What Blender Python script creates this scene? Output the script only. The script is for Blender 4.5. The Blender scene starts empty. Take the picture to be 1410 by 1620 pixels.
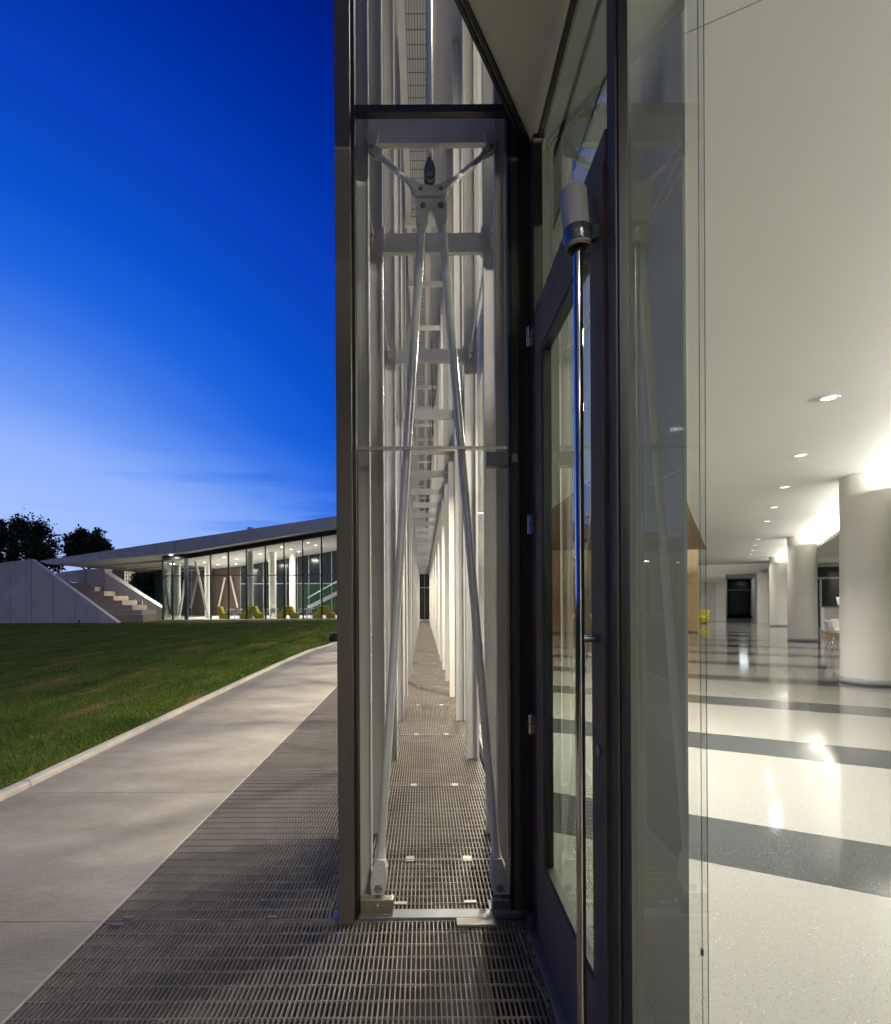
import bpy, bmesh, math, random
import numpy as np
from mathutils import Vector, Matrix

R = math.radians
random.seed(7)
rng = np.random.default_rng(11)
sc = bpy.context.scene
COL = sc.collection

# ------------------------------------------------------------------ camera
F, CX, CY, EYE = 900.0, 670.0, 948.0, 1.5          # focal length and principal point in photo pixels, eye height in m
cam_data = bpy.data.cameras.new('camera')
cam = bpy.data.objects.new('camera', cam_data); COL.objects.link(cam)
cam.location = (0, 0, EYE)
cam.rotation_euler = (Matrix.Rotation(R(90), 3, 'X') @ Matrix.Rotation(R(-0.3), 3, 'Z')).to_euler()
cam_data.sensor_fit = 'HORIZONTAL'; cam_data.sensor_width = 36
cam_data.lens = 36 * F / 1410
cam_data.shift_x = (705 - CX) / 1410
cam_data.shift_y = (CY - 810) / 1410
cam_data.clip_start = 0.02; cam_data.clip_end = 3000
sc.camera = cam

# ------------------------------------------------------------------ dusk sky (world)
w = bpy.data.worlds.new('World'); sc.world = w; w.use_nodes = True
wt = w.node_tree; wt.nodes.clear()
def wn(t, **k):
    n = wt.nodes.new(t)
    for a, b in k.items(): setattr(n, a, b)
    return n
def wmath(op, a, b=None):
    n = wn('ShaderNodeMath', operation=op)
    for i, v in enumerate((a, b)):
        if v is None: continue
        if isinstance(v, (int, float)): n.inputs[i].default_value = v
        else: wt.links.new(v, n.inputs[i])
    return n.outputs[0]
tc = wn('ShaderNodeTexCoord')
dot = wn('ShaderNodeVectorMath', operation='DOT_PRODUCT')
wt.links.new(tc.outputs['Generated'], dot.inputs[0]); dot.inputs[1].default_value = (-.682, .731, 0)   # afterglow, low on the left
sep = wn('ShaderNodeSeparateXYZ'); wt.links.new(tc.outputs['Generated'], sep.inputs[0])
ang = wmath('MULTIPLY', wmath('ARCCOSINE', dot.outputs['Value']), 57.2958)
elev = wmath('MULTIPLY', wmath('ARCSINE', sep.outputs['Z']), 57.2958)
v = wmath('ADD', ang, wmath('MULTIPLY', elev, .5))
hz = wn('ShaderNodeMapRange'); hz.inputs[1].default_value = 16; hz.inputs[2].default_value = 0; hz.inputs[3].default_value = 0; hz.inputs[4].default_value = 14
wt.links.new(elev, hz.inputs[0]); v = wmath('SUBTRACT', v, hz.outputs[0]); v = wmath('MAXIMUM', v, 0.0)
mp = wn('ShaderNodeMapping'); mp.inputs['Scale'].default_value = (2.2, 2.2, 26)
wt.links.new(tc.outputs['Generated'], mp.inputs['Vector'])
cl = wn('ShaderNodeTexNoise'); cl.inputs['Scale'].default_value = 1.6; cl.inputs['Detail'].default_value = 5
wt.links.new(mp.outputs[0], cl.inputs['Vector'])
clm = wn('ShaderNodeMapRange'); clm.inputs[1].default_value = .52; clm.inputs[2].default_value = .72
wt.links.new(cl.outputs['Fac'], clm.inputs[0])
low = wn('ShaderNodeMapRange'); low.inputs[1].default_value = 15; low.inputs[2].default_value = 9
wt.links.new(elev, low.inputs[0])
streak = wmath('MULTIPLY', wmath('MULTIPLY', clm.outputs[0], low.outputs[0]), 6.0)
v = wmath('ADD', v, streak)
vr = wmath('DIVIDE', wmath('MULTIPLY', v, .96), 180.0)
ramp = wn('ShaderNodeValToRGB'); cr = ramp.color_ramp; cr.interpolation = 'CARDINAL'
stops = [(0, (.40, .56, 1.0)), (12, (.33, .50, 1.0)), (19, (.27, .435, .97)), (25, (.16, .33, .92)), (31, (.075, .225, .84)), (37, (.022, .145, .75)), (44, (.005, .095, .64)), (51, (.003, .065, .53)),
         (58, (.002, .043, .45)), (78, (.001, .013, .19)), (105, (.045, .060, .17)), (140, (.16, .165, .28)), (180, (.20, .19, .28))]
while len(cr.elements) < len(stops): cr.elements.new(.5)
for e, (p, c) in zip(cr.elements, stops): e.position = p / 180; e.color = (*c, 1)
wt.links.new(vr, ramp.inputs[0])
bg = wn('ShaderNodeBackground'); wt.links.new(ramp.outputs[0], bg.inputs[0]); bg.inputs[1].default_value = 1.0
wo = wn('ShaderNodeOutputWorld'); wt.links.new(bg.outputs[0], wo.inputs[0])

# ------------------------------------------------------------------ exposure, sampling
vs = sc.view_settings; vs.view_transform = 'Standard'; vs.look = 'None'; vs.gamma = 1; vs.use_curve_mapping = False; vs.exposure = 0.0
cy = sc.cycles
cy.use_denoising = True; cy.denoiser = 'OPENIMAGEDENOISE'
cy.max_bounces = 8; cy.diffuse_bounces = 4; cy.glossy_bounces = 4; cy.transmission_bounces = 4; cy.transparent_max_bounces = 24
cy.sample_clamp_indirect = 6; cy.caustics_reflective = False; cy.caustics_refractive = False
cy.use_light_tree = True

# ================================================================== helpers
def link(o): COL.objects.link(o); return o
def tag(o, label=None, cat=None, group=None, kind=None):
    if label: o['label'] = label
    if cat: o['category'] = cat
    if group: o['group'] = group
    if kind: o['kind'] = kind
    return o
def thing(name, loc=(0, 0, 0), label=None, cat=None, group=None, kind=None):
    o = bpy.data.objects.new(name, None); o.empty_display_size = .2; o.location = loc
    link(o); return tag(o, label, cat, group, kind)
def px(x, y, d): return ((x - CX) / F * d, d, EYE + (CY - y) / F * d)    # a photo pixel at distance d
def clones(src, parent, locs):
    out = []
    for l in locs:
        c = src.copy(); link(c); c.parent = parent; c.location = l; out.append(c)
    return out

class MB:
    """collects shapes into one mesh"""
    def __init__(s): s.v = []; s.f = []; s.smooth = []
    def add(s, vs_, fs_, smooth=False):
        b = len(s.v); s.v += [tuple(p) for p in vs_]
        for f in fs_: s.f.append(tuple(b + i for i in f)); s.smooth.append(smooth)
        return s
    def box(s, x0, x1, y0, y1, z0, z1):
        return s.add([(x0, y0, z0), (x1, y0, z0), (x1, y1, z0), (x0, y1, z0), (x0, y0, z1), (x1, y0, z1), (x1, y1, z1), (x0, y1, z1)],
                     [(3, 2, 1, 0), (4, 5, 6, 7), (0, 1, 5, 4), (1, 2, 6, 5), (2, 3, 7, 6), (3, 0, 4, 7)])
    def poly_y(s, pts, y0, y1):              # pts in (x, z), extruded in y
        n = len(pts)
        a = sum(pts[i][0] * pts[(i + 1) % n][1] - pts[(i + 1) % n][0] * pts[i][1] for i in range(n))
        if a < 0: pts = pts[::-1]
        vv = [(x, y0, z) for x, z in pts] + [(x, y1, z) for x, z in pts]
        ff = [tuple(range(n)), tuple(range(2 * n - 1, n - 1, -1))] + [(i, i + n, (i + 1) % n + n, (i + 1) % n) for i in range(n)]
        return s.add(vv, ff)
    def poly_z(s, pts, z0, z1):              # pts in (x, y), extruded in z
        n = len(pts)
        a = sum(pts[i][0] * pts[(i + 1) % n][1] - pts[(i + 1) % n][0] * pts[i][1] for i in range(n))
        if a < 0: pts = pts[::-1]
        vv = [(x, y, z0) for x, y in pts] + [(x, y, z1) for x, y in pts]
        ff = [tuple(range(n - 1, -1, -1)), tuple(range(n, 2 * n))] + [(i, (i + 1) % n, (i + 1) % n + n, i + n) for i in range(n)]
        return s.add(vv, ff)
    def tube(s, path, rad, n=12, caps=True):  # path of points, one radius or one per point
        P = [Vector(p) for p in path]
        rr = [rad] * len(P) if isinstance(rad, (int, float)) else rad
        rings = []
        up = None
        for i, p in enumerate(P):
            d = (P[min(i + 1, len(P) - 1)] - P[max(i - 1, 0)]).normalized()
            if up is None:
                up = Vector((0, 0, 1)) if abs(d.z) < .9 else Vector((0, 1, 0))
            a = d.cross(up).normalized(); b = a.cross(d).normalized(); up = b
            rings.append([p + (a * math.cos(2 * math.pi * k / n) + b * math.sin(2 * math.pi * k / n)) * rr[i] for k in range(n)])
        vv = [q for r_ in rings for q in r_]
        ff = [(i * n + k, i * n + (k + 1) % n, (i + 1) * n + (k + 1) % n, (i + 1) * n + k) for i in range(len(P) - 1) for k in range(n)]
        s.add(vv, ff, True)
        if caps:
            s.add(rings[0], [tuple(range(n))[::-1]]); s.add(rings[-1], [tuple(range(n))])
        return s
    def cyl(s, p0, p1, rad, n=16): return s.tube([p0, p1], rad, n)
    def lathe(s, prof, n=24, c=(0, 0, 0)):   # prof in (r, z)
        vv = [(c[0] + r_ * math.cos(2 * math.pi * k / n), c[1] + r_ * math.sin(2 * math.pi * k / n), c[2] + z) for r_, z in prof for k in range(n)]
        ff = [(i * n + k, i * n + (k + 1) % n, (i + 1) * n + (k + 1) % n, (i + 1) * n + k) for i in range(len(prof) - 1) for k in range(n)]
        return s.add(vv, ff, True)
    def build(s, name, mat, parent=None, bevel=0):
        me = bpy.data.meshes.new(name); me.from_pydata(s.v, [], s.f); me.update()
        me.polygons.foreach_set('use_smooth', s.smooth)
        o = bpy.data.objects.new(name, me); link(o); me.materials.append(mat)
        if parent: o.parent = parent
        if bevel:
            m = o.modifiers.new('bevel', 'BEVEL'); m.width = bevel; m.segments = 2; m.limit_method = 'ANGLE'
        return o
def bar(x0, x1, y0, y1, z0, z1, name, mat, parent=None, bevel=0):
    return MB().box(x0, x1, y0, y1, z0, z1).build(name, mat, parent, bevel)

# ------------------------------------------------------------------ materials
def mat(name, base, rough=.5, metal=0, spec=.5, bump=0, bscale=60, var=0, vscale=8, coat=0, stretch=None, var_color=None, detail=6):
    m = bpy.data.materials.new(name); m.use_nodes = True
    t = m.node_tree; p = t.nodes['Principled BSDF']
    p.inputs['Base Color'].default_value = (*base, 1); p.inputs['Roughness'].default_value = rough
    p.inputs['Metallic'].default_value = metal; p.inputs['Specular IOR Level'].default_value = spec
    if coat: p.inputs['Coat Weight'].default_value = coat; p.inputs['Coat Roughness'].default_value = .05
    if var or bump:
        c = t.nodes.new('ShaderNodeTexCoord'); vec = c.outputs['Object']
        if stretch:
            mm = t.nodes.new('ShaderNodeMapping'); mm.inputs['Scale'].default_value = stretch
            t.links.new(vec, mm.inputs[0]); vec = mm.outputs[0]
    if var:
        n = t.nodes.new('ShaderNodeTexNoise'); n.inputs['Scale'].default_value = vscale; n.inputs['Detail'].default_value = detail
        t.links.new(vec, n.inputs['Vector'])
        mx = t.nodes.new('ShaderNodeMix'); mx.data_type = 'RGBA'
        mr = t.nodes.new('ShaderNodeMapRange'); mr.inputs[1].default_value = .3; mr.inputs[2].default_value = .7
        t.links.new(n.outputs['Fac'], mr.inputs[0]); t.links.new(mr.outputs[0], mx.inputs[0])
        dark = var_color or tuple(b * (1 - var) for b in base)
        lite = base if var_color else tuple(min(1, b * (1 + var * .6)) for b in base)
        mx.inputs[6].default_value = (*dark, 1); mx.inputs[7].default_value = (*lite, 1)
        t.links.new(mx.outputs[2], p.inputs['Base Color'])
        r2 = t.nodes.new('ShaderNodeMapRange'); r2.inputs[3].default_value = max(0, rough - .08); r2.inputs[4].default_value = min(1, rough + .08)
        t.links.new(n.outputs['Fac'], r2.inputs[0]); t.links.new(r2.outputs[0], p.inputs['Roughness'])
    if bump:
        b = t.nodes.new('ShaderNodeTexNoise'); b.inputs['Scale'].default_value = bscale; b.inputs['Detail'].default_value = 4
        t.links.new(vec, b.inputs['Vector'])
        bn = t.nodes.new('ShaderNodeBump'); bn.inputs['Strength'].default_value = bump; bn.inputs['Distance'].default_value = .01
        t.links.new(b.outputs['Fac'], bn.inputs['Height']); t.links.new(bn.outputs[0], p.inputs['Normal'])
    return m
def glass(name, tint, refl=1.7, ior=1.5, rough=0.0):
    m = bpy.data.materials.new(name); m.use_nodes = True; t = m.node_tree; t.nodes.clear()
    o = t.nodes.new('ShaderNodeOutputMaterial'); mx = t.nodes.new('ShaderNodeMixShader')
    tr = t.nodes.new('ShaderNodeBsdfTransparent'); tr.inputs[0].default_value = (*tint, 1)
    gl = t.nodes.new('ShaderNodeBsdfGlossy'); gl.inputs['Roughness'].default_value = rough; gl.inputs[0].default_value = (.95, 1, .97, 1)
    fr = t.nodes.new('ShaderNodeFresnel')
    ge = t.nodes.new('ShaderNodeNewGeometry'); im = t.nodes.new('ShaderNodeMapRange')      # same reflectance from either face of the sheet
    im.inputs[3].default_value = ior; im.inputs[4].default_value = 1 / ior
    t.links.new(ge.outputs['Backfacing'], im.inputs[0]); t.links.new(im.outputs[0], fr.inputs[0])
    mu = t.nodes.new('ShaderNodeMath'); mu.operation = 'MULTIPLY'; mu.use_clamp = True; mu.inputs[1].default_value = refl
    t.links.new(fr.outputs[0], mu.inputs[0]); t.links.new(mu.outputs[0], mx.inputs[0])
    t.links.new(tr.outputs[0], mx.inputs[1]); t.links.new(gl.outputs[0], mx.inputs[2]); t.links.new(mx.outputs[0], o.inputs[0])
    return m
def emit(name, col, s):
    m = bpy.data.materials.new(name); m.use_nodes = True; t = m.node_tree; t.nodes.clear()
    o = t.nodes.new('ShaderNodeOutputMaterial'); e = t.nodes.new('ShaderNodeEmission')
    e.inputs[0].default_value = (*col, 1); e.inputs[1].default_value = s; t.links.new(e.outputs[0], o.inputs[0]); return m

M = {}
M['white_steel'] = mat('white_painted_steel', (.70, .67, .62), .38, var=.05, vscale=5, bump=.03, bscale=120)
M['white_post'] = mat('white_powder_coat', (.62, .585, .53), .34, var=.06, vscale=3)
M['cast'] = mat('cast_node_paint', (.72, .68, .62), .3, var=.05, vscale=20, bump=.05, bscale=150)
M['rod'] = mat('painted_rod', (.90, .86, .81), .22, metal=.25, var=.04, vscale=10)
M['bolt'] = mat('bolt_steel', (.30, .28, .26), .3, metal=.6)
M['olive'] = mat('bronze_anodised', (.115, .10, .074), .42, metal=.2, var=.08, vscale=2)
M['bronze'] = mat('dark_bronze', (.075, .064, .044), .45, spec=.25, var=.1, vscale=3)
M['door'] = mat('door_paint', (.20, .150, .105), .6, spec=.12, var=.08, vscale=4)
M['black'] = mat('black_gasket', (.008, .008, .009), .5)
M['steel'] = mat('stainless', (.62, .58, .52), .22, metal=1, var=.05, vscale=30, stretch=(1, 1, .05))
M['brushed'] = mat('brushed_stainless', (.55, .49, .41), .26, metal=1, bump=.15, bscale=200, stretch=(6, 1, .1))
M['chrome'] = mat('polished_bar', (.62, .57, .50), .10, metal=1)
M['closer'] = mat('closer_grey', (.16, .17, .19), .35, metal=.6)
M['galv'] = mat('galvanised_bar', (.29, .25, .205), .42, metal=.3, var=.18, vscale=7)
M['galv_light'] = mat('galvanised_clip', (.55, .50, .42), .4, metal=.5, var=.1, vscale=30)
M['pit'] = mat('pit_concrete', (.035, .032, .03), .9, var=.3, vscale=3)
M['glass'] = glass('clear_glass', (.965, .98, .965), .9)
M['glass_end'] = glass('end_glass', (.97, .985, .97), .35)
M['glass_dimmed'] = glass('sky_dimming_glass', (.30, .32, .30), .9)  # dark tint added to dim the sky mirrored in the sidelight
M['glass_in'] = glass('low_iron_glass', (.97, .98, .97), .5)
M['glass_door'] = glass('door_glass', (.44, .49, .43), 1.3)
M['glass_side'] = glass('sidelight_glass', (.955, .975, .95), 1.0)
M['glass_pav'] = glass('pavilion_glass', (.88, .92, .90), 1.3)
M['soffit'] = mat('soffit_plaster', (.84, .81, .75), .7, var=.03, vscale=1.2)
M['ceiling'] = mat('ceiling_plaster', (.85, .855, .81), .55, var=.02, vscale=.8)
M['wall'] = mat('white_wall', (.74, .72, .67), .6, var=.03, vscale=1)
M['grey_wall'] = mat('grey_wall', (.55, .53, .50), .6, var=.03, vscale=1)
M['column'] = mat('column_paint', (.74, .72, .66), .42, var=.03, vscale=1.5)
M['base'] = mat('skirting_grey', (.32, .33, .32), .4)
M['wood'] = mat('oak_panel', (.56, .36, .16), .42, var=.35, vscale=3, stretch=(9, 9, .5))
M['wood_dark'] = mat('walnut_panel', (.11, .07, .045), .5, var=.35, vscale=3, stretch=(9, 9, .5))
M['wood_mid'] = mat('brown_veneer', (.30, .20, .11), .5, var=.3, vscale=3, stretch=(.5, 9, 9))
M['dark_glass'] = mat('night_glazing', (.02, .026, .025), .12, spec=.5)
M['green_reflection'] = mat('green_reflection_glazing', (.02, .05, .032), .08, spec=.6)  # green of the window reflections put into the pane colour
M['alu'] = mat('grey_aluminium', (.35, .36, .36), .35, metal=.7)
M['mullion'] = mat('dark_mullion', (.035, .037, .04), .4, metal=.5)
M['mullion_post'] = mat('corner_mullion', (.12, .13, .16), .4, metal=.5)
M['fascia'] = mat('zinc_fascia', (.56, .59, .66), .45, var=.07, vscale=1.5)
M['roof'] = mat('roof_membrane', (.25, .25, .26), .8)
M['precast'] = mat('precast_concrete', (.60, .59, .64), .75, var=.14, vscale=1.1, bump=.2, bscale=30, stretch=(1, 1, .6))
M['step'] = mat('step_concrete', (.46, .39, .32), .75, var=.12, vscale=2)
M['trim'] = mat('plinth_concrete', (.5, .47, .43), .8)
M['yellow'] = mat('mustard_upholstery', (.52, .44, .03), .75, var=.08, vscale=20)
M['table'] = mat('white_laminate', (.75, .75, .76), .35)
M['plastic'] = mat('white_plastic', (.72, .70, .64), .35)
M['bark'] = mat('bark', (.05, .04, .03), .9, var=.3, vscale=6)
M['leaf'] = mat('leaf_dark', (.022, .042, .014), .6, var=.4, vscale=1.2)
M['leaf2'] = mat('leaf_dusk', (.03, .05, .015), .6, var=.4, vscale=1.2)
M['sleeve'] = mat('grey_cardboard', (.36, .345, .34), .8, var=.06, vscale=30, bump=.1, bscale=60)
M['cardboard'] = mat('brown_cardboard', (.42, .30, .17), .85)
M['tape'] = mat('silver_tape', (.16, .17, .20), .22, metal=.6, bump=.5, bscale=45)
M['bead'] = mat('bead_chain_metal', (.055, .05, .04), .35, metal=.8)
M['fixture'] = mat('fixture_black', (.012, .012, .014), .45)
M['lens'] = emit('downlight_lens', (1, .95, .88), 3.0)
M['lens_far'] = emit('pavilion_downlight', (1, .95, .88), 7.0)
M['warm_window'] = emit('lit_lattice', (1, .88, .66), .55)
M['exit'] = emit('lit_strip', (.9, .95, 1), 1.2)

def m_concrete():
    m = mat('path_concrete', (.40, .355, .30), .85)
    t = m.node_tree; p = t.nodes['Principled BSDF']
    c = t.nodes.new('ShaderNodeTexCoord')
    def noise(scale, st, det=6, rough=.6):
        mp_ = t.nodes.new('ShaderNodeMapping'); mp_.inputs['Scale'].default_value = st; t.links.new(c.outputs['Object'], mp_.inputs[0])
        n = t.nodes.new('ShaderNodeTexNoise'); n.inputs['Scale'].default_value = scale; n.inputs['Detail'].default_value = det; n.inputs['Roughness'].default_value = rough
        t.links.new(mp_.outputs[0], n.inputs['Vector']); return n.outputs['Fac']
    def ramp_(f, a, b, ca, cb):
        r = t.nodes.new('ShaderNodeValToRGB'); r.color_ramp.elements[0].position = a; r.color_ramp.elements[1].position = b
        r.color_ramp.elements[0].color = (*ca, 1); r.color_ramp.elements[1].color = (*cb, 1); t.links.new(f, r.inputs[0]); return r.outputs[0]
    def mul(a, b):
        x = t.nodes.new('ShaderNodeMix'); x.data_type = 'RGBA'; x.blend_type = 'MULTIPLY'; x.inputs[0].default_value = 1
        t.links.new(a, x.inputs[6]); t.links.new(b, x.inputs[7]); return x.outputs[2]
    base = ramp_(noise(1.1, (1, 1, 1), 8), .35, .68, (.36, .315, .25), (.50, .44, .355))
    broom = ramp_(noise(11, (.8, 7, 1), 9, .78), .32, .64, (.74, .74, .74), (1.06, 1.06, 1.06))       # swept across the path
    stain = ramp_(noise(.8, (1.1, 2.4, 1), 7), .38, .58, (.80, .79, .78), (1, 1, 1))               # long drying marks
    pit = ramp_(noise(70, (1, 1.6, 1), 3, .8), .34, .47, (.62, .62, .62), (1.02, 1.02, 1.02))
    t.links.new(mul(mul(mul(base, broom), stain), pit), p.inputs['Base Color'])
    bn = t.nodes.new('ShaderNodeBump'); bn.inputs['Strength'].default_value = .35; bn.inputs['Distance'].default_value = .006
    t.links.new(noise(16, (.4, 6, 1), 8, .75), bn.inputs['Height']); t.links.new(bn.outputs[0], p.inputs['Normal'])
    return m
M['concrete'] = m_concrete()
M['curb'] = mat('curb_concrete', (.60, .53, .45), .8, var=.12, vscale=9, bump=.15, bscale=90)

def m_lawn(name, dry, green, dark):
    m = mat(name, green, .95, spec=.03)
    t = m.node_tree; p = t.nodes['Principled BSDF']; c = t.nodes.new('ShaderNodeTexCoord')
    mp_ = t.nodes.new('ShaderNodeMapping'); mp_.inputs['Scale'].default_value = (1.6, .32, 1); mp_.inputs['Rotation'].default_value = (0, 0, R(8))
    t.links.new(c.outputs['Object'], mp_.inputs[0])
    n = t.nodes.new('ShaderNodeTexNoise'); n.inputs['Scale'].default_value = .9; n.inputs['Detail'].default_value = 7; n.inputs['Roughness'].default_value = .62
    t.links.new(mp_.outputs[0], n.inputs['Vector'])
    r = t.nodes.new('ShaderNodeValToRGB'); e = r.color_ramp.elements
    e[0].position = .36; e[0].color = (*dark, 1); e[1].position = .48; e[1].color = (*green, 1)
    k = e.new(.555); k.color = (*green, 1); k = e.new(.66); k.color = (*dry, 1)
    t.links.new(n.outputs['Fac'], r.inputs[0]); t.links.new(r.outputs[0], p.inputs['Base Color'])
    b = t.nodes.new('ShaderNodeTexNoise'); b.inputs['Scale'].default_value = 40; b.inputs['Detail'].default_value = 6
    t.links.new(c.outputs['Object'], b.inputs['Vector'])
    bn = t.nodes.new('ShaderNodeBump'); bn.inputs['Strength'].default_value = .8; bn.inputs['Distance'].default_value = .03
    t.links.new(b.outputs['Fac'], bn.inputs['Height']); t.links.new(bn.outputs[0], p.inputs['Normal'])
    return m
M['lawn'] = m_lawn('lawn_ground', (.26, .17, .07), (.115, .140, .030), (.060, .100, .020))
M['grass'] = m_lawn('grass_blades', (.36, .25, .10), (.150, .215, .042), (.085, .155, .028))

def m_terrazzo(name, base, chips, amount, rough=.07):
    m = mat(name, base, rough, spec=.5)
    t = m.node_tree; p = t.nodes['Principled BSDF']; c = t.nodes.new('ShaderNodeTexCoord')
    col = None
    prev = None
    for i, (cc, scale, thr) in enumerate(chips):
        vo = t.nodes.new('ShaderNodeTexVoronoi'); vo.inputs['Scale'].default_value = scale; vo.inputs['Randomness'].default_value = 1
        mp_ = t.nodes.new('ShaderNodeMapping'); mp_.inputs['Location'].default_value = (i * 3.7, i * 1.3, 0); t.links.new(c.outputs['Object'], mp_.inputs[0])
        t.links.new(mp_.outputs[0], vo.inputs['Vector'])
        sp = t.nodes.new('ShaderNodeSeparateColor'); t.links.new(vo.outputs['Color'], sp.inputs[0])
        a = t.nodes.new('ShaderNodeMath'); a.operation = 'LESS_THAN'; a.inputs[1].default_value = .34; t.links.new(vo.outputs['Distance'], a.inputs[0])
        b = t.nodes.new('ShaderNodeMath'); b.operation = 'LESS_THAN'; b.inputs[1].default_value = thr; t.links.new(sp.outputs[0], b.inputs[0])
        ab = t.nodes.new('ShaderNodeMath'); ab.operation = 'MULTIPLY'; t.links.new(a.outputs[0], ab.inputs[0]); t.links.new(b.outputs[0], ab.inputs[1])
        mx = t.nodes.new('ShaderNodeMix'); mx.data_type = 'RGBA'; t.links.new(ab.outputs[0], mx.inputs[0])
        if prev is None: mx.inputs[6].default_value = (*base, 1)
        else: t.links.new(prev, mx.inputs[6])
        mx.inputs[7].default_value = (*cc, 1); prev = mx.outputs[2]
    n = t.nodes.new('ShaderNodeTexNoise'); n.inputs['Scale'].default_value = 1.2; n.inputs['Detail'].default_value = 3; t.links.new(c.outputs['Object'], n.inputs['Vector'])
    mr = t.nodes.new('ShaderNodeMapRange'); mr.inputs[3].default_value = rough * .7; mr.inputs[4].default_value = rough * 1.9; t.links.new(n.outputs['Fac'], mr.inputs[0])
    t.links.new(mr.outputs[0], p.inputs['Roughness']); t.links.new(prev, p.inputs['Base Color'])
    return m
M['terr_light'] = m_terrazzo('terrazzo_cream', (.275, .274, .242), [((.24, .23, .195), 95, .35), ((.10, .09, .07), 170, .07), ((.20, .18, .13), 210, .06), ((.7, .7, .64), 160, .010)], 1)
M['terr_dark'] = m_terrazzo('terrazzo_charcoal', (.052, .058, .058), [((.08, .09, .09), 120, .35), ((.30, .34, .33), 190, .06), ((.03, .035, .035), 90, .2)], 1)

def m_shade():
    m = bpy.data.materials.new('shade_fabric'); m.use_nodes = True; t = m.node_tree; t.nodes.clear()
    o = t.nodes.new('ShaderNodeOutputMaterial'); mx = t.nodes.new('ShaderNodeMixShader'); mx.inputs[0].default_value = 1.0
    tr = t.nodes.new('ShaderNodeBsdfTransparent'); df = t.nodes.new('ShaderNodeBsdfDiffuse'); df.inputs[0].default_value = (.17, .17, .155, 1)
    tl = t.nodes.new('ShaderNodeBsdfTranslucent'); tl.inputs[0].default_value = (.24, .245, .215, 1)
    m2 = t.nodes.new('ShaderNodeMixShader'); m2.inputs[0].default_value = .4
    t.links.new(df.outputs[0], m2.inputs[1]); t.links.new(tl.outputs[0], m2.inputs[2])
    t.links.new(tr.outputs[0], mx.inputs[1]); t.links.new(m2.outputs[0], mx.inputs[2]); t.links.new(mx.outputs[0], o.inputs[0]); return m
M['shade'] = m_shade()

ORD = ['nearest', 'second nearest', 'third nearest', 'fourth nearest', 'fifth nearest', 'sixth nearest', 'seventh nearest', 'eighth nearest',
       'ninth nearest', 'tenth nearest', 'eleventh nearest', 'twelfth nearest', 'thirteenth nearest', 'fourteenth nearest']

# ================================================================== layout constants
GX = -1.5                                   # grating / concrete edge
XO, XI = -.37, .53                          # outer and inner glass skins of the cavity
YE = 2.70                                   # end glass of the cavity
YF = 38.6                                   # far end of the cavity
ZC = 3.60                                   # hall ceiling
FR = [3.66 + 1.69 * i for i in range(21)]   # frames along the cavity
U = Vector((.479, .878)); T = Vector((.878, -.479))      # hall axis and across
def st(s, t, z=0): p = U * s + T * t; return (p.x, p.y, z)

# ================================================================== ground: lawn, path, curb
def curb_x(y):
    pts = [(-14, -3.22), (4, -3.22), (9, -3.30), (13, -3.36), (16, -3.34), (19, -3.08), (21.5, -2.55), (24, -1.7), (26.5, -.5)]
    if y <= pts[0][0]: return pts[0][1]
    for (a, b), (c, d) in zip(pts, pts[1:]):
        if y <= c:
            k = (y - a) / (c - a); k = k * k * (3 - 2 * k) if a >= 13 else k
            return b + (d - b) * k
    return pts[-1][1]
def lawn_z(x, y):
    return .035 * math.sin(x * .35 + 1.1) * math.sin(y * .27) * min(1, max(0, (-3.6 - x) / 3)) * min(1, max(0, (40 - y) / 6))
ys = [-600, -120, -40, -14] + list(np.arange(-12, 44, 1.0)) + [48, 60, 90, 160, 400, 1500]
vv, ff = [], []
NX = 34
for y in ys:
    right = curb_x(y) - .10 if -14 <= y <= 26.5 else (-.62 if 26.5 < y < 42 else 600)
    for k in range(NX):
        q = k / (NX - 1)
        x = right - (1 - q) ** 3 * (600 + right) if right < 100 else -600 + 1200 * q
        vv.append((x, y, lawn_z(x, y) if right < 100 else 0))
for j in range(len(ys) - 1):
    for k in range(NX - 1):
        a = j * NX + k; ff.append((a, a + 1, a + NX + 1, a + NX))
lawn = MB().add(vv, ff, True).build('lawn', M['lawn'])
tag(lawn, 'dark green lawn stretching to the far glazed pavilion', 'lawn', kind='structure')

# grass blades where they can be told apart
N = 260000
yy = 2.2 + 36 * rng.random(N) ** 2.1
off = rng.random(N) ** 1.8 * (6.5 + .75 * yy)
lim = np.array([curb_x(v_) if v_ < 26.5 else -.72 for v_ in np.linspace(2, 39, 800)])
xx = np.interp(yy, np.linspace(2, 39, 800), lim) - .085 - off
hh = (.020 + .034 * rng.random(N)) * (1 - .25 * (off < .12))
an = rng.random(N) * 2 * math.pi; wdt = .0020 + .0014 * rng.random(N) + yy * .00050
lean = (rng.random((N, 2)) - .5) * .06
zz = np.array([lawn_z(a, b) for a, b in zip(xx, yy)]) - .004
V = np.zeros((N, 3, 3), np.float32)
V[:, 0] = np.stack([xx - np.cos(an) * wdt, yy - np.sin(an) * wdt, zz], 1)
V[:, 1] = np.stack([xx + np.cos(an) * wdt, yy + np.sin(an) * wdt, zz], 1)
V[:, 2] = np.stack([xx + lean[:, 0], yy + lean[:, 1], zz + hh], 1)
me = bpy.data.meshes.new('grass'); me.vertices.add(N * 3); me.loops.add(N * 3); me.polygons.add(N)
me.vertices.foreach_set('co', V.ravel()); me.loops.foreach_set('vertex_index', np.arange(N * 3, dtype=np.int32))
me.polygons.foreach_set('loop_start', np.arange(0, N * 3, 3, dtype=np.int32)); me.update(); me.validate()
me.materials.append(M['grass'])
g = link(bpy.data.objects.new('grass', me)); tag(g, 'short mown grass blades beside the white curb', 'grass', kind='stuff')

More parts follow.
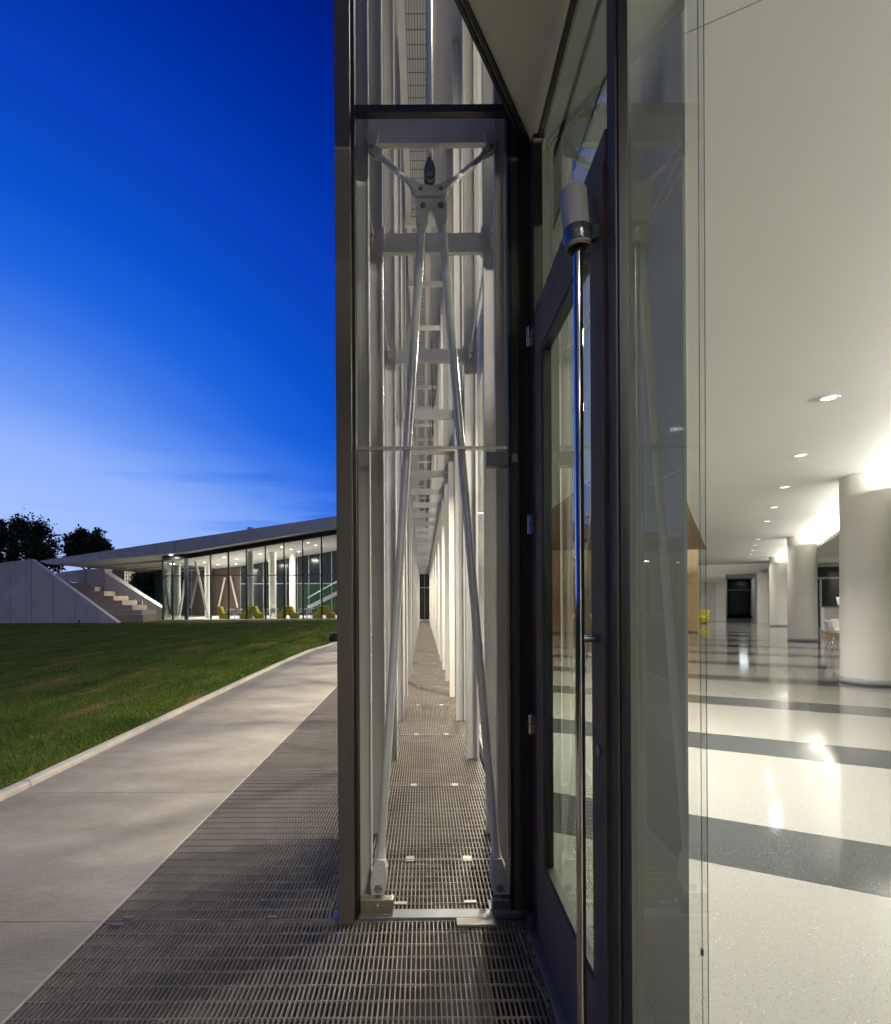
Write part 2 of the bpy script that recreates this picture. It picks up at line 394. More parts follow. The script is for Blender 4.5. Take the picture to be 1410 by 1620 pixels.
path = thing('path', label='pale broom finished concrete path beside the metal grating', cat='path', kind='structure')
joints = [-9, -3.2, .55, 2.66, 4.45, 7.9, 11.4, 15.0, 18.6, 22.4, 26.4]
for a, b in zip(joints, joints[1:]):
    n = 8; L = [(curb_x(a + (b - a) * i / n) + .03, a + .003 + (b - a - .006) * i / n) for i in range(n + 1)]
    Rr = [(max(GX, -1.5) - .009, b - .003), (GX - .009, a + .003)]
    L = [(min(x, GX - .02), y) for x, y in L]
    MB().poly_z(L + Rr, -.25, 0).build('slab', M['concrete'], path)
MB().box(GX - .008, GX - .001, -9, 26.4, -.25, .002).build('edge_angle', M['curb'], path)
bar(-3.2, GX - .02, -9, 18, -.24, -.006, 'joint_filler', M['base'], path)

curb = thing('curb', label='rounded pale concrete curb between lawn and path', cat='curb', kind='structure')
cj = [-10, -4.6, -1.5, 1.55, 4.60, 7.65, 10.7, 13.75, 16.8, 19.85, 22.9, 26.4]
for a, b in zip(cj, cj[1:]):
    prof = [(-.050, -.2), (-.050, .034), (-.042, .046), (-.025, .052), (.018, .052), (.036, .046), (.046, .028), (.050, -.2)]
    n = 8; vv, ff = [], []; m_ = len(prof)
    for i in range(n + 1):
        y = a + .006 + (b - a - .012) * i / n
        dx = curb_x(y + .05) - curb_x(y - .05); nn = Vector((1, -dx / .1)).normalized()
        for ox, z in prof: vv.append((curb_x(y) + nn.x * ox, y + nn.y * ox, z))
    for i in range(n):
        for k in range(m_): ff.append((i * m_ + k, i * m_ + (k + 1) % m_, (i + 1) * m_ + (k + 1) % m_, (i + 1) * m_ + k))
    ff += [tuple(range(m_))[::-1], tuple(range(n * m_, (n + 1) * m_))]
    MB().add(vv, ff).build('curb_stone', M['curb'], curb)

# small black site fixture beside the curb
sf = thing('site_light', (-3.17, 19.75, .0), 'small black ground light standing at the far curb', 'light')
MB().box(-.02, .24, -.1, .1, .04, .30).build('housing', M['fixture'], sf, .015)
MB().box(-.10, -.03, -.03, .03, .0, .26).build('bracket', M['fixture'], sf)
MB().poly_z([(-.10, -.12), (.30, -.12), (.30, .12), (-.10, .12)], .30, .335).build('hood', M['fixture'], sf)
MB().box(-.12, .04, -.06, .06, .0, .04).build('base_plate', M['galv_light'], sf)

# ================================================================== gratings over the plenum
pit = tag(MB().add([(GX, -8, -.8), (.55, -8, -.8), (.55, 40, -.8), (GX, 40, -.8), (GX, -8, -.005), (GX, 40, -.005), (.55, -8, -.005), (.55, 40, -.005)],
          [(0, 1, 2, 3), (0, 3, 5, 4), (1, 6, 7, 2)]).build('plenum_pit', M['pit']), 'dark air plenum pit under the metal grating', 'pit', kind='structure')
floor_g = thing('grating_floor', label='galvanised steel bar grating floor along the facade', cat='grating', kind='structure')
def grating(x0, x1, y0, y1, pitch=.0196, cross=.089, z=0.0, th=.0044, depth=.019, name='grating_panel', parent=floor_g, mt=None):
    m = MB(); n = max(1, round((x1 - x0) / pitch))
    for i in range(n + 1):
        x = x0 + .004 + (x1 - x0 - .008) * i / n
        m.box(x - th / 2, x + th / 2, y0 + .004, y1 - .004, z - depth, z)
    k = max(1, round((y1 - y0) / cross))
    for i in range(k + 1):
        y = y0 + .006 + (y1 - y0 - .012) * i / k
        t_ = .0034 if 0 < i < k else .005
        m.box(x0 + .001, x1 - .001, y - t_ / 2, y + t_ / 2, z - (.008 if 0 < i < k else depth), z + .0008)
    o = m.build(name, mt or M['galv'], parent); o['kind'] = 'stuff'; return o
grating(GX, .49, -3.2, -.3); grating(GX, .49, -.3, .82); grating(GX, .49, .82, 2.655)
oy = [2.665, 4.48, 6.22, 7.98, 9.75, 11.5, 13.3, 15.1, 17.0, 19.0, 21.2, 23.6, 26.4]
for a, b in zip(oy, oy[1:]): grating(GX, -.43, a, b)
cyb = [2.735, 3.28, 4.58, 6.30, 8.04, 9.75, 11.5, 13.3, 15.1, 17.0, 20, 24, 30, 38.5]
for a, b in zip(cyb, cyb[1:]): grating(-.355, .52, a, b, pitch=.0205 if a < 15 else .03, cross=.072 if a < 10 else .1)
clip = MB().box(-.024, .024, -.012, .012, .002, .008).box(-.024, .024, -.030, -.019, .002, .006).box(-.024, .024, .019, .030, .002, .006).build('clip', M['galv_light'], floor_g)
first = True
for y in cyb[1:10]:
    for x in (-.085, .245):
        if first: clip.location = (x, y, 0); first = False
        else: clones(clip, floor_g, [(x, y, 0)])
pl = MB().box(-.03, .03, -.011, .011, .002, .007).build('anchor_plate', M['galv_light'], floor_g); pl.location = (-.12, 2.80, 0)
clones(pl, floor_g, [(.225, 2.81, 0)])
pl2 = MB().box(-.025, .025, -.009, .009, .001, .005).build('anchor_plate', M['galv'], floor_g); pl2.location = (-1.40, 2.69, 0)
clones(pl2, floor_g, [(-1.42, 2.635, 0), (-.72, 2.69, 0)])
strip = MB().box(-.004, .004, -.12, .12, .003, .008).build('bent_bar', M['galv_light'], floor_g); strip.location = (.435, 2.20, 0); strip.rotation_euler = (0, 0, R(7))
strip2 = strip.copy(); link(strip2); strip2.location = (.425, 2.47, 0); strip2.rotation_euler = (0, 0, R(4)); strip2.scale = (1, .6, 1)
grating_edge = bar(-.425, -.36, 2.735, 38.5, -.04, -.004, 'bearing_angle', M['galv'], floor_g)

# ================================================================== double skin facade (near building)
fac = thing('glass_facade', (0, 0, 0), 'double skin glass facade with white steel posts over a grated cavity', 'facade')
HT = 8.4
def post_mesh(x0, x1, side):
    m = MB(); zb = .0
    inner = x1 if side < 0 else x0
    outer = x0 if side < 0 else x1
    m.box(x0, x1, -.012, .012, zb, HT)                                     # web plate facing along the cavity
    s_ = -1 if side < 0 else 1
    xs = sorted((inner, inner - s_ * -.012))
    m.box(min(inner, inner + s_ * .012), max(inner, inner + s_ * .012), -.035, -.0122, zb, HT)   # inner flange
    m.box(min(inner, inner + s_ * .012), max(inner, inner + s_ * .012), .0122, .035, zb, HT)
    m.box(min(outer, outer - s_ * .022), max(outer, outer - s_ * .022), -.04, -.0122, zb, HT)    # mullion side
    m.box(min(outer, outer - s_ * .022), max(outer, outer - s_ * .022), .0122, .04, zb, HT)
    return m
pL = post_mesh(-.352, -.248, -1).build('post', M['white_post'], fac)
pR = post_mesh(.395, .515, 1).build('post', M['white_post'], fac)
pL.location = (0, FR[0], 0); pR.location = (0, FR[0], 0)
clones(pL, fac, [(0, y, 0) for y in FR[1:]]); clones(pR, fac, [(0, y, 0) for y in FR[1:]])
# end frame posts right behind the end glass
MB().box(-.326, -.308, 2.835, 2.87, 0, HT).box(-.308, -.270, 2.842, 2.854, 0, HT).box(-.2695, -.263, 2.825, 2.88, 0, HT).build('end_post', M['white_post'], fac)
MB().box(.364, .370, 2.825, 2.88, 0, HT).box(.370, .412, 2.842, 2.854, 0, HT).box(.412, .430, 2.835, 2.87, 0, HT).build('end_post', M['white_post'], fac)
bm0 = MB().box(-.236, .383, -.010, .010, 3.735, 3.852).box(-.236, .383, -.020, .020, 3.722, 3.7345).box(-.248, -.236, -.03, .03, 3.715, 3.88).box(.383, .395, -.03, .03, 3.715, 3.88).build('cross_beam', M['white_steel'], fac, .002)
bm0.location = (0, FR[0], 0); clones(bm0, fac, [(0, y, 0) for y in FR[1:]])
MB().box(-.263, .364, 2.842, 2.862, 3.787, 3.905).box(-.263, .364, 2.833, 2.871, 3.774, 3.7865).build('cross_beam', M['white_steel'], fac, .001)
bm1 = MB().box(-.248, .395, -.018, .018, 7.22, 7.32).build('upper_beam', M['white_steel'], fac); bm1.location = (0, FR[0], 0)
clones(bm1, fac, [(0, y, 0) for y in FR[1:]])
# outer and inner glass skins, one pane per bay and tier
bays = [YE + .02] + FR + [YF]
tiers = [(.03, 2.2), (2.215, 3.80), (3.83, 6.0), (6.02, HT)]
for a, b in zip(bays, bays[1:]):
    for z0, z1 in tiers:
        MB().add([(XO, a + .006, z0), (XO, b - .006, z0), (XO, b - .006, z1), (XO, a + .006, z1)], [(0, 1, 2, 3)]).build('outer_pane', M['glass'] if a > 3 else M['glass_dimmed'], fac)
        MB().add([(XI, a + .006, z0), (XI, b - .006, z0), (XI, b - .006, z1), (XI, a + .006, z1)], [(3, 2, 1, 0)]).build('inner_pane', M['glass_in'], fac)
for z in (2.207, 3.815, 6.01):
    bar(XO - .012, XO + .012, YE, YF, z - .008, z + .008, 'outer_rail', M['alu'], fac)
# longitudinal tie rods with fork ends
def tie(x, sgn):
    rod = MB().tube([(0, -1.30, .07), (0, -.03, 0)], .0085, 10).build('tie_rod', M['rod'], fac)
    MB().tube([(0, -.19, .0085), (0, -.15, .0065), (0, -.07, .003), (0, -.035, 0)], [.009, .013, .020, .016], 10).build('fork', M['cast'], rod)
    MB().cyl((-.026, -.055, .002), (.026, -.055, .002), .012, 10).build('pin', M['steel'], rod)
    MB().box(-.009, .009, -.09, 0, -.05, .045).build('gusset', M['white_steel'], rod)
    return rod
for x in (-.318, .448):
    src = tie(x, 1); src.location = (x, FR[1] - .012, 3.80)
    kids = list(src.children)
    sh = MB().tube([(0, -.80, .045), (0, -.03, 0)], .0085, 10).build('tie_rod', M['rod'], fac); sh.location = (x, FR[0] - .012, 3.80)
    for k_ in kids:
        e = k_.copy(); link(e); e.parent = sh
    for y in FR[2:14]:
        c = src.copy(); link(c); c.parent = fac; c.location = (x, y - .012, 3.80)
        for k_ in kids:
            e = k_.copy(); link(e); e.parent = c
# upper catwalk
catw = grating(-.15, .06, YE + .15, YF - .3, pitch=.03, cross=.16, z=7.40, name='catwalk_grating', parent=fac, th=.007)
bar(-.235, -.155, YE + .1, YF - .2, 7.36, 7.46, 'catwalk_channel', M['white_steel'], fac)
bar(.066, .15, YE + .1, YF - .2, 7.36, 7.46, 'catwalk_channel', M['white_steel'], fac)
bar(XO, XI, YE + .05, YF, HT + .01, HT + .12, 'cavity_cap', M['white_steel'], fac)
for y in FR[5::2]:
    MB().tube([(.215, y, 5.0), (.215, y + .4, 7.2)], .011, 8).build('cable_hanger', M['black'], fac)
# far end of the cavity
bar(XO, XI, YF, YF + .06, 3.2, HT, 'end_panel', M['grey_wall'], fac)
bar(-.35, .51, YF, YF + .04, 0, 3.2, 'end_glazing', M['dark_glass'], fac)
bar(.06, .10, YF - .04, YF - .002, 0, 3.2, 'end_mullion', M['alu'], fac)
bar(-.34, .50, YF - .06, YF - .002, .02, .14, 'end_sill', M['white_steel'], fac)
bar(-.345, .505, YF - .05, YF - .003, 2.25, 2.32, 'end_transom', M['alu'], fac)
# work lights high in the cavity, lit
for y in (22.6, 24.3, 26.0):
    for x in (-.03, .13):
        bar(x - .06, x + .05, y, y + .10, 3.99, 4.05, 'cavity_light', emit('cavity_lamp', (1, .97, .9), 3.0) if 'cavity_lamp' not in bpy.data.materials else bpy.data.materials['cavity_lamp'], fac)
# corner post and jamb framing the end glass
bar(-.399, -.327, 2.62, 2.76, .0, HT, 'corner_post', M['olive'], fac, .003)
bar(-.3265, -.312, 2.66, 2.74, .0, HT, 'gasket', M['black'], fac)
bar(.402, .418, 2.66, 2.74, .0, HT, 'gasket', M['black'], fac)
MB().box(.4185, .452, 2.655, 2.76, 0, HT).box(.4525, .505, 2.675, 2.76, 0, HT).box(.5055, .548, 2.645, 2.76, 0, HT).build('jamb_post', M['bronze'], fac, .002)
bar(-.43, .55, 2.660, 2.732, -.04, .012, 'sill', M['alu'], fac)

# ---------------- end glass with its patch-fitted access door
gd = thing('glass_access_door', (0, YE, 0), 'frameless glass access door with steel patch fittings closing the cavity', 'door')
def pane(x0, x1, z0, z1, parent, name='pane', m=None, y=0, th=.012):
    return bar(x0, x1, y - th / 2, y + th / 2, z0, z1, name, m or M['glass'], parent)
def sheet_y(x0, x1, z0, z1, parent, name, m, y=0):
    return MB().add([(x0, y, z0), (x1, y, z0), (x1, y, z1), (x0, y, z1)], [(0, 1, 2, 3)]).build(name, m, parent)
sheet_y(-.308, .400, .02, 2.203, gd, 'pane', M['glass_end'])
bar(-.31, -.306, -.006, .006, .02, 2.203, 'glass_edge', M['black'], gd)
MB().box(-.306, -.150, -.028, .022, .014, .088).build('bottom_patch', M['brushed'], gd, .003)
MB().cyl((-.225, -.036, .050), (-.225, -.028, .050), .014, 18).build('patch_lock', M['steel'], gd)
MB().box(.318, .470, -.030, .022, .014, .085).build('bottom_patch', M['closer'], gd, .003)
MB().poly_z([(.322, -.034), (.322, -.052), (.40, -.066), (.475, -.058), (.482, -.040), (.46, -.034)], .012, .045).build('floor_pivot', M['closer'], gd, .004)
MB().box(.300, .448, -.032, .026, 2.125, 2.192).build('top_patch', M['closer'], gd, .003)
MB().box(.415, .445, -.050, -.033, 2.135, 2.178).build('patch_pivot', M['closer'], gd, .003)
eg = thing('end_glazing_panel', (0, YE, 0), 'upper end glass panes above the access door with black rail', 'glazing')
sheet_y(-.308, .400, 2.225, 3.795, eg, 'pane', M['glass_end'])
sheet_y(-.308, .400, 3.835, HT, eg, 'pane', M['glass_end'])
bar(-.325, .402, -.014, .014, 2.207, 2.222, 'glass_rail', M['steel'], eg)
bar(-.325, .41, -.02, .02, 3.797, 3.832, 'pane_gasket', M['black'], eg)
fp = bar(.145, .325, 2.592, 2.652, .003, .016, 'threshold_plate', M['galv_light'], None, .002)
tag(fp, 'short pale steel plate lying on the grating before the glass door', 'plate')

# ---------------- rod bracing behind the end glass
YB = 2.762
br = thing('steel_bracing', (0, 0, 0), 'white tubular V bracing meeting at a cast steel node behind end glass', 'bracing')
def bp(x, y, d=YB): return Vector(px(x, y, d))
def fork(parent, a, b, r0, r1, name='clevis'):     # a = tube end, b = pin
    a, b = Vector(a), Vector(b); d = (b - a).normalized(); L = (b - a).length
    m = MB()
    m.tube([a, a + d * L * .18, a + d * L * .45], [r0, r0 * 1.12, r1], 14)
    side = Vector((0, 1, 0))
    across = d.cross(side).normalized()
    for s_ in (-1, 1):
        pts = []
        c0 = side * (s_ * r1 * .62)
        prof = [(.22, -.55), (.22, .55), (.5, .82), (.78, .98), (1.0, .95), (1.14, .75), (1.22, .4), (1.25, 0), (1.22, -.4), (1.14, -.75), (1.0, -.95), (.78, -.98), (.5, -.82)]
        th = side * (r1 * .26)
        f_ = [a + d * L * u + across * (w_ * r1) + c0 for u, w_ in prof]
        n = len(f_)
        vv = [p - th for p in f_] + [p + th for p in f_]
        m.add(vv, [tuple(range(n))[::-1], tuple(range(n, 2 * n))] + [(i, (i + 1) % n, (i + 1) % n + n, i + n) for i in range(n)])
    o = m.build(name, M['cast'], parent, .0015)
    MB().cyl(b - side * r1 * 1.02, b + side * r1 * 1.02, r1 * .52, 6).cyl(b - side * r1 * 1.22, b + side * r1 * 1.22, r1 * .30, 14).build('pin', M['bolt'], parent)
    return o
for (bx_, tx) in ((597, 672.5), (787, 700.5)):
    top_pin = bp(tx, 331); bot_pin = bp(bx_ + (0 if bx_ < 700 else 0), 1400)
    d = (bot_pin - top_pin).normalized()
    a0 = top_pin + d * .115; a1 = bot_pin - d * .175
    rod = MB().tube([a0, a1], .0205, 20).build('brace_rod', M['rod'], br)
    fork(rod, a0, top_pin, .0205, .031)
    fork(rod, a1, bot_pin, .0205, .040)
    for e_, q in ((a0, 1), (a1, -1)):
        MB().tube([e_ - d * .006, e_ + d * .006], .0225, 18).build('lock_ring', M['rod'], rod)
    MB().poly_y([(bot_pin.x - .03, .0), (bot_pin.x + .03, .0), (bot_pin.x + .022, bot_pin.z + .02), (bot_pin.x - .022, bot_pin.z + .02)], YB - .008, YB + .008).build('base_lug', M['cast'], rod)
    MB().box(bot_pin.x - .05, bot_pin.x + .05, YB - .05, YB + .05, .0025, .012).build('base_plate', M['cast'], rod)
# node casting
z_ = lambda y: px(0, y, YB)[2]
x_ = lambda x: px(x, 0, YB)[0]
nodep = [(655, 300), (664, 296), (674, 293), (686, 296), (700, 293), (710, 297), (712, 304), (708, 316), (711, 330), (706, 343), (697, 346), (690, 338), (686, 336), (681, 338), (675, 346), (666, 343), (661, 330), (665, 316), (656, 305)]
node = MB().poly_y([(x_(a), z_(b)) for a, b in nodep], YB - .014, YB + .014).build('node_plate', M['cast'], br, .004)
MB().poly_y([(x_(a), z_(b)) for a, b in [(664, 312), (708, 312), (709, 317), (663, 317)]], YB - .036, YB - .0142).build('node_rib', M['cast'], node, .003)
for s_ in (-1, 1):                                   # upper arms to the beam
    inn = bp(668.5 if s_ < 0 else 701, 303, YB); out = bp(592 if s_ < 0 else 781, 236, 2.80)
    d = (out - inn).normalized()
    a0 = inn + d * .085; a1 = out - d * .075
    arm = MB().tube([a0, a1], .0135, 16).build('brace_arm', M['rod'], br)
    fork(arm, a0, inn, .0135, .022); fork(arm, a1, out, .0135, .021)
    MB().poly_y([(out.x - .035, 3.80), (out.x + .035, 3.80), (out.x + .014, out.z - .012), (out.x - .014, out.z - .012)], 2.79, 2.832).build('arm_lug', M['white_steel'], arm)
vt = bp(683.5, 283, 2.90)
up = vt + Vector((0, 0, .10))
vrod = MB().tube([up, (vt.x, 2.90, 7.2)], .0165, 18).build('hanger_rod', M['rod'], br)
o = fork(vrod, up, vt, .0165, .030); o.data.materials[0] = M['closer']

# ================================================================== soffit over the entrance
Pq = Vector((.535, 2.652)); back = Pq - U * 9.5
sof = tag(MB().poly_z([(Pq.x, Pq.y), (back.x, back.y), (.535, back.y)], 3.58, 4.15).build('soffit', M['soffit']), 'smooth beige triangular soffit above the entrance', 'soffit', kind='structure')
e0, e1 = Pq, back
nrm = Vector((-U.y, U.x))
def edge_strip(o0, o1, z0, z1, name, m):
    a, b = e0 + nrm * o0, e1 + nrm * o0; c, d = e1 + nrm * o1, e0 + nrm * o1
    return MB().poly_z([(a.x, a.y), (b.x, b.y), (c.x, c.y), (d.x, d.y)], z0, z1).build(name, m, sof)
edge_strip(.002, .012, 3.565, 4.15, 'edge_trim', M['black'])
edge_strip(.014, .020, 3.572, 4.15, 'edge_bead', M['alu'])
edge_strip(.022, .034, 3.560, 4.15, 'edge_gasket', M['black'])

# ================================================================== entrance door wall, at x = XD
XD = .52
dw = thing('entrance_frame', (XD, 0, 0), 'dark metal entrance frame with glass transom and tall sidelight', 'door frame')
def bx(y0, y1, z0, z1, x0, x1, name, m, parent, bevel=.002): return bar(x0, x1, y0, y1, z0, z1, name, m, parent, bevel)
bx(2.535, 2.635, .0, 3.575, -.02, .02, 'jamb', M['bronze'], dw)
bx(1.493, 1.555, .0, 3.575, -.012, .012, 'jamb', M['bronze'], dw)
bx(1.5555, 2.5345, 2.705, 2.785, -.018, .0118, 'header', M['door'], dw)
bx(-2.6, 2.6445, 3.552, 3.578, .0, .03, 'head_channel', M['black'], dw)
bx(-2.6, 2.60, -.05, .012, -.055, .06, 'threshold', M['alu'], dw)
def sheet_x(y0, y1, z0, z1, x, name, m, parent):
    return MB().add([(x, y0, z0), (x, y1, z0), (x, y1, z1), (x, y0, z1)], [(0, 1, 2, 3)]).build(name, m, parent)
sheet_x(1.556, 2.534, 2.786, 3.54, .01, 'transom_pane', M['glass_door'], dw)
sheet_x(1.066, 1.492, .014, 3.54, .01, 'sidelight_pane', M['glass_side'], dw)
bx(1.484, 1.4925, .014, 3.54, -.004, .02, 'glazing_bead', M['black'], dw, 0)

dr = thing('entrance_door', (XD, 2.53, .014), 'tall dark framed glass entrance door with full height pull bar', 'door')
def dbx(y0, y1, z0, z1, x0, x1, name, m, parent=dr, bevel=.002): return bar(x0, x1, y0 - 2.53, y1 - 2.53, z0 - .014, z1 - .014, name, m, parent, bevel)
dbx(2.385, 2.525, .018, 2.695, -.022, .022, 'stile', M['door']); dbx(1.562, 1.685, .018, 2.695, -.022, .022, 'stile', M['door'])
dbx(1.6855, 2.3845, .018, .36, -.0215, .0215, 'bottom_rail', M['door']); dbx(1.6855, 2.3845, 2.56, 2.695, -.0215, .0215, 'top_rail', M['door'])
p_ = sheet_x(1.687 - 2.53, 2.383 - 2.53, .36 - .014, 2.56 - .014, .002, 'pane', M['glass_door'], dr)
for (a, b, c, d) in ((2.366, 2.384, .38, 2.54), (1.686, 1.704, .38, 2.54)): dbx(a, b, c, d, -.016, .016, 'glazing_bead', M['black'], dr, 0)
for (c, d) in ((.3605, .3795), (2.541, 2.5595)): dbx(1.686, 2.384, c, d, -.016, .016, 'glazing_bead', M['bronze'], dr, 0)
for z in (2.665, 1.83, .94):
    h = MB().cyl((-.045, .006, z - .042 - .014), (-.045, .006, z + .042 - .014), .0095, 14).build('hinge', M['steel'], dr)
    MB().cyl((-.045, .006, z - .0015 - .014), (-.045, .006, z + .0015 - .014), .0100, 14).build('hinge_joint', M['black'], h)
    MB().box(-.045, -.022, .000, .010, z - .04 - .014, z + .04 - .014).build('hinge_leaf', M['steel'], h)
MB().cyl((-.05, .016, .004), (-.05, .016, .075), .016, 16).build('floor_pivot', M['closer'], dr, .002)
pb = MB().cyl((-.072, 1.63 - 2.53, .10), (-.072, 1.63 - 2.53, 2.55), .0135, 24).build('pull_bar', M['chrome'], dr)
for z in (1.37, 2.515):
    MB().cyl((-.072, 1.63 - 2.53, z), (-.0225, 1.63 - 2.53, z), .010, 16).build('standoff', M['closer'], pb)
MB().cyl((-.029, 1.612 - 2.53, 1.055), (-.0223, 1.612 - 2.53, 1.055), .0175, 24).build('lock_cylinder', M['closer'], dr)

# grey sleeve taped over the top of the pull bar
slv = thing('protective_sleeve', (XD - .071, 1.63, 2.505), 'grey cardboard sleeve with silver tape over the top of the door pull', 'sleeve')
slv.rotation_euler = (R(0), R(-5), R(0))
MB().lathe([(.0375, .0), (.0385, .16), (.0365, .163), (.0355, .0), (.0375, .0)], 28).build('tube', M['sleeve'], slv)
MB().lathe([(.0395, .008), (.0398, .030), (.0393, .052), (.0384, .052), (.0384, .008)], 28).build('tape_band', M['tape'], slv)
MB().lathe([(.0345, -.004), (.0345, .012), (.031, .010), (.031, -.004), (.0345, -.004)], 24).build('inner_roll', M['cardboard'], slv)
fl = MB()
nn = 8
vv, ff = [], []
for i in range(nn):
    q = i / (nn - 1)
    for j in (0, 1):
        vv.append((.030 + .035 * q, -.026 - .012 * math.sin(q * 2.2) , .052 - .002 * q - j * (.048 - .006 * q)))
for i in range(nn - 1): ff.append((2 * i, 2 * i + 1, 2 * i + 3, 2 * i + 2))
o = fl.add(vv, ff, True).build('tape_flap', M['tape'], slv); sm = o.modifiers.new('solid', 'SOLIDIFY'); sm.thickness = .0008
MB().lathe([(.0, .160), (.0365, .160)], 28).build('tube_lid', M['sleeve'], slv)

# roller shade behind the sidelight, with its bead chain loop
rs = thing('roller_shade', (.60, 0, 0), 'grey mesh roller shade lowered behind the sidelight with bead chain', 'shade')
sheet_x(1.292, 1.72, .02, 3.53, 0, 'fabric', M['shade'], rs)
MB().cyl((.03, 1.285, 3.50), (.03, 1.72, 3.50), .028, 20).build('roller_tube', M['alu'], rs)
bar(-.006, .006, 1.292, 1.72, .015, .04, 'hem_bar', M['alu'], rs)
ds = thing('transom_shade', (.60, 0, 0), 'short grey roller shade hanging behind the glass above the door', 'shade')
sheet_x(1.74, 2.58, 3.19, 3.53, 0, 'fabric', M['shade'], ds)
MB().cyl((.03, 1.74, 3.50), (.03, 2.58, 3.50), .028, 20).build('roller_tube', M['alu'], ds)
bar(-.005, .005, 1.74, 2.58, 3.17, 3.189, 'hem_bar', M['alu'], ds)
ch = MB()
ico = bmesh.new(); bmesh.ops.create_icosphere(ico, subdivisions=1, radius=.0017)
iv = [tuple(v_.co) for v_ in ico.verts]; iff = [tuple(v_.index for v_ in f.verts) for f in ico.faces]; ico.free()
for (yy_, xo) in ((1.272, .02), (1.246, .02)):
    z = .12
    while z < 3.49:
        sway = .0015 * math.sin(z * 2.1 + yy_ * 9) + (yy_ - 1.259) * (-.18 * math.exp(-(z - .12) * 14))
        ch.add([(xo + a, yy_ + b + sway, z + c) for a, b, c in iv], iff, True); z += .0056
    ch.tube([(xo, yy_ + .0015 * math.sin(z2 * 2.1 + yy_ * 9), z2) for z2 in np.linspace(.12, 3.49, 40)], .0006, 6)
o = ch.build('bead_chain', M['bead'], rs); o['kind'] = 'stuff'
MB().tube([(.02, 1.2735, .70), (.02, 1.2735, .715)], .0036, 10).build('chain_connector', M['bead'], rs)

# ================================================================== hall interior
hall = thing('hall_floor', label='polished cream terrazzo hall floor with charcoal cross bands', cat='floor', kind='structure')
def clip_half(poly, nx, ny, c):            # keep nx*x + ny*y >= c
    out = []
    for i in range(len(poly)):
        a, b = poly[i], poly[(i + 1) % len(poly)]
        da, db = nx * a[0] + ny * a[1] - c, nx * b[0] + ny * b[1] - c
        if da >= 0: out.append(a)
        if (da >= 0) != (db >= 0):
            k = da / (da - db); out.append((a[0] + (b[0] - a[0]) * k, a[1] + (b[1] - a[1]) * k))
    return out
def rect_st(s0, s1, t0, t1): return [st(s0, t0)[:2], st(s1, t0)[:2], st(s1, t1)[:2], st(s0, t1)[:2]]
XH = .585
first_dark, step, dw_ = 3.60, 2.69, .74
edges = []
k = -4
while True:
    s0 = first_dark + k * step
    if s0 > 56: break
    edges.append((s0, s0 + dw_, 'dark')); edges.append((s0 + dw_, s0 + step, 'light')); k += 1
for s0, s1, kind in edges:
    poly = clip_half(rect_st(s0 + .002, s1 - .002, -26, 14), 1, 0, XH)
    poly = clip_half(poly, 0, 1, -4.0) if poly else poly
    if len(poly) < 3: continue
    MB().poly_z(poly, -.02, 0.0).build('terrazzo_band', M['terr_dark' if kind == 'dark' else 'terr_light'], hall)
sub = clip_half(clip_half(rect_st(-8, 58, -26, 14), 1, 0, XH), 0, 1, -4)
MB().poly_z(sub, -.3, -.024).build('subfloor', M['base'], hall)

# ceiling of the hall in strips with open control joints
ceil = thing('hall_ceiling', label='smooth white plaster hall ceiling with fine control joints', cat='ceiling', kind='structure')
cj_ = [-8, 2.33, 6.40, 10.47, 14.54, 18.61, 22.68, 26.75, 30.82, 34.9, 40.7]
for a, b in zip(cj_, cj_[1:]):
    poly = clip_half(clip_half(rect_st(a + .003, b - .003, -26, 2.62), 1, 0, XH - .03), 0, 1, -4)
    MB().poly_z(poly, ZC, ZC + .08).build('ceiling_panel', M['ceiling'], ceil)
    poly = clip_half(clip_half(rect_st(a, b, 2.625, 2.69), 1, 0, XH), 0, 1, -4)
sl = clip_half(clip_half(rect_st(-8, 58, -26, 14), 1, 0, XH - .03), 0, 1, -4)
MB().poly_z(sl, ZC + .085, ZC + .6).build('slab_above', M['wall'], ceil)
# cove: bulkhead lip right of the columns, its light strip hidden behind the lip
LIP0, LIP1, ZL = 2.62, 2.74, 3.27
MB().poly_z(clip_half(rect_st(-5, 36.4, LIP0, LIP1), 0, 1, -4), ZL, ZL + .12).build('cove_lip', M['ceiling'], ceil)
MB().poly_z(clip_half(rect_st(-5, 36.4, LIP1 + .002, 12), 0, 1, -4), ZL + .002, ZL + .05).build('office_ceiling', M['ceiling'], ceil)
MB().poly_z(clip_half(rect_st(-5, 36.4, 3.0, 3.05), 0, 1, -4), ZL + .052, ZC + .085).build('cove_back', M['ceiling'], ceil)
MB().poly_z(clip_half(rect_st(-5, 36.4, 2.623, 3.0), 0, 1, -4), ZC + .02, ZC + .08).build('cove_top', M['ceiling'], ceil)
WARM = (1.0, .962, .895)
def area(name, loc, size, power, rot, sy=None, parent=None, col=WARM, spread=180):
    l = bpy.data.lights.new(name, 'AREA'); l.energy = power * 1.35; l.color = col; l.spread = R(spread)
    if sy: l.shape = 'RECTANGLE'; l.size = size; l.size_y = sy
    else: l.shape = 'DISK'; l.size = size
    o = bpy.data.objects.new(name, l); link(o); o.location = loc; o.rotation_euler = rot
    if parent: o.parent = parent
    return o
hall_ang = -math.atan2(U.x, U.y)
for i in range(8):
    s_ = 0.5 + i * 4.9
    p = st(s_, 2.85, ZL + .16)
    if p[1] < -3: continue
    q = Matrix.Rotation(hall_ang, 4, 'Z') @ Matrix.Rotation(R(155), 4, 'Y')
    area('cove_light', p, .06, 280, q.to_euler(), 4.6, ceil, (1, .965, .90))

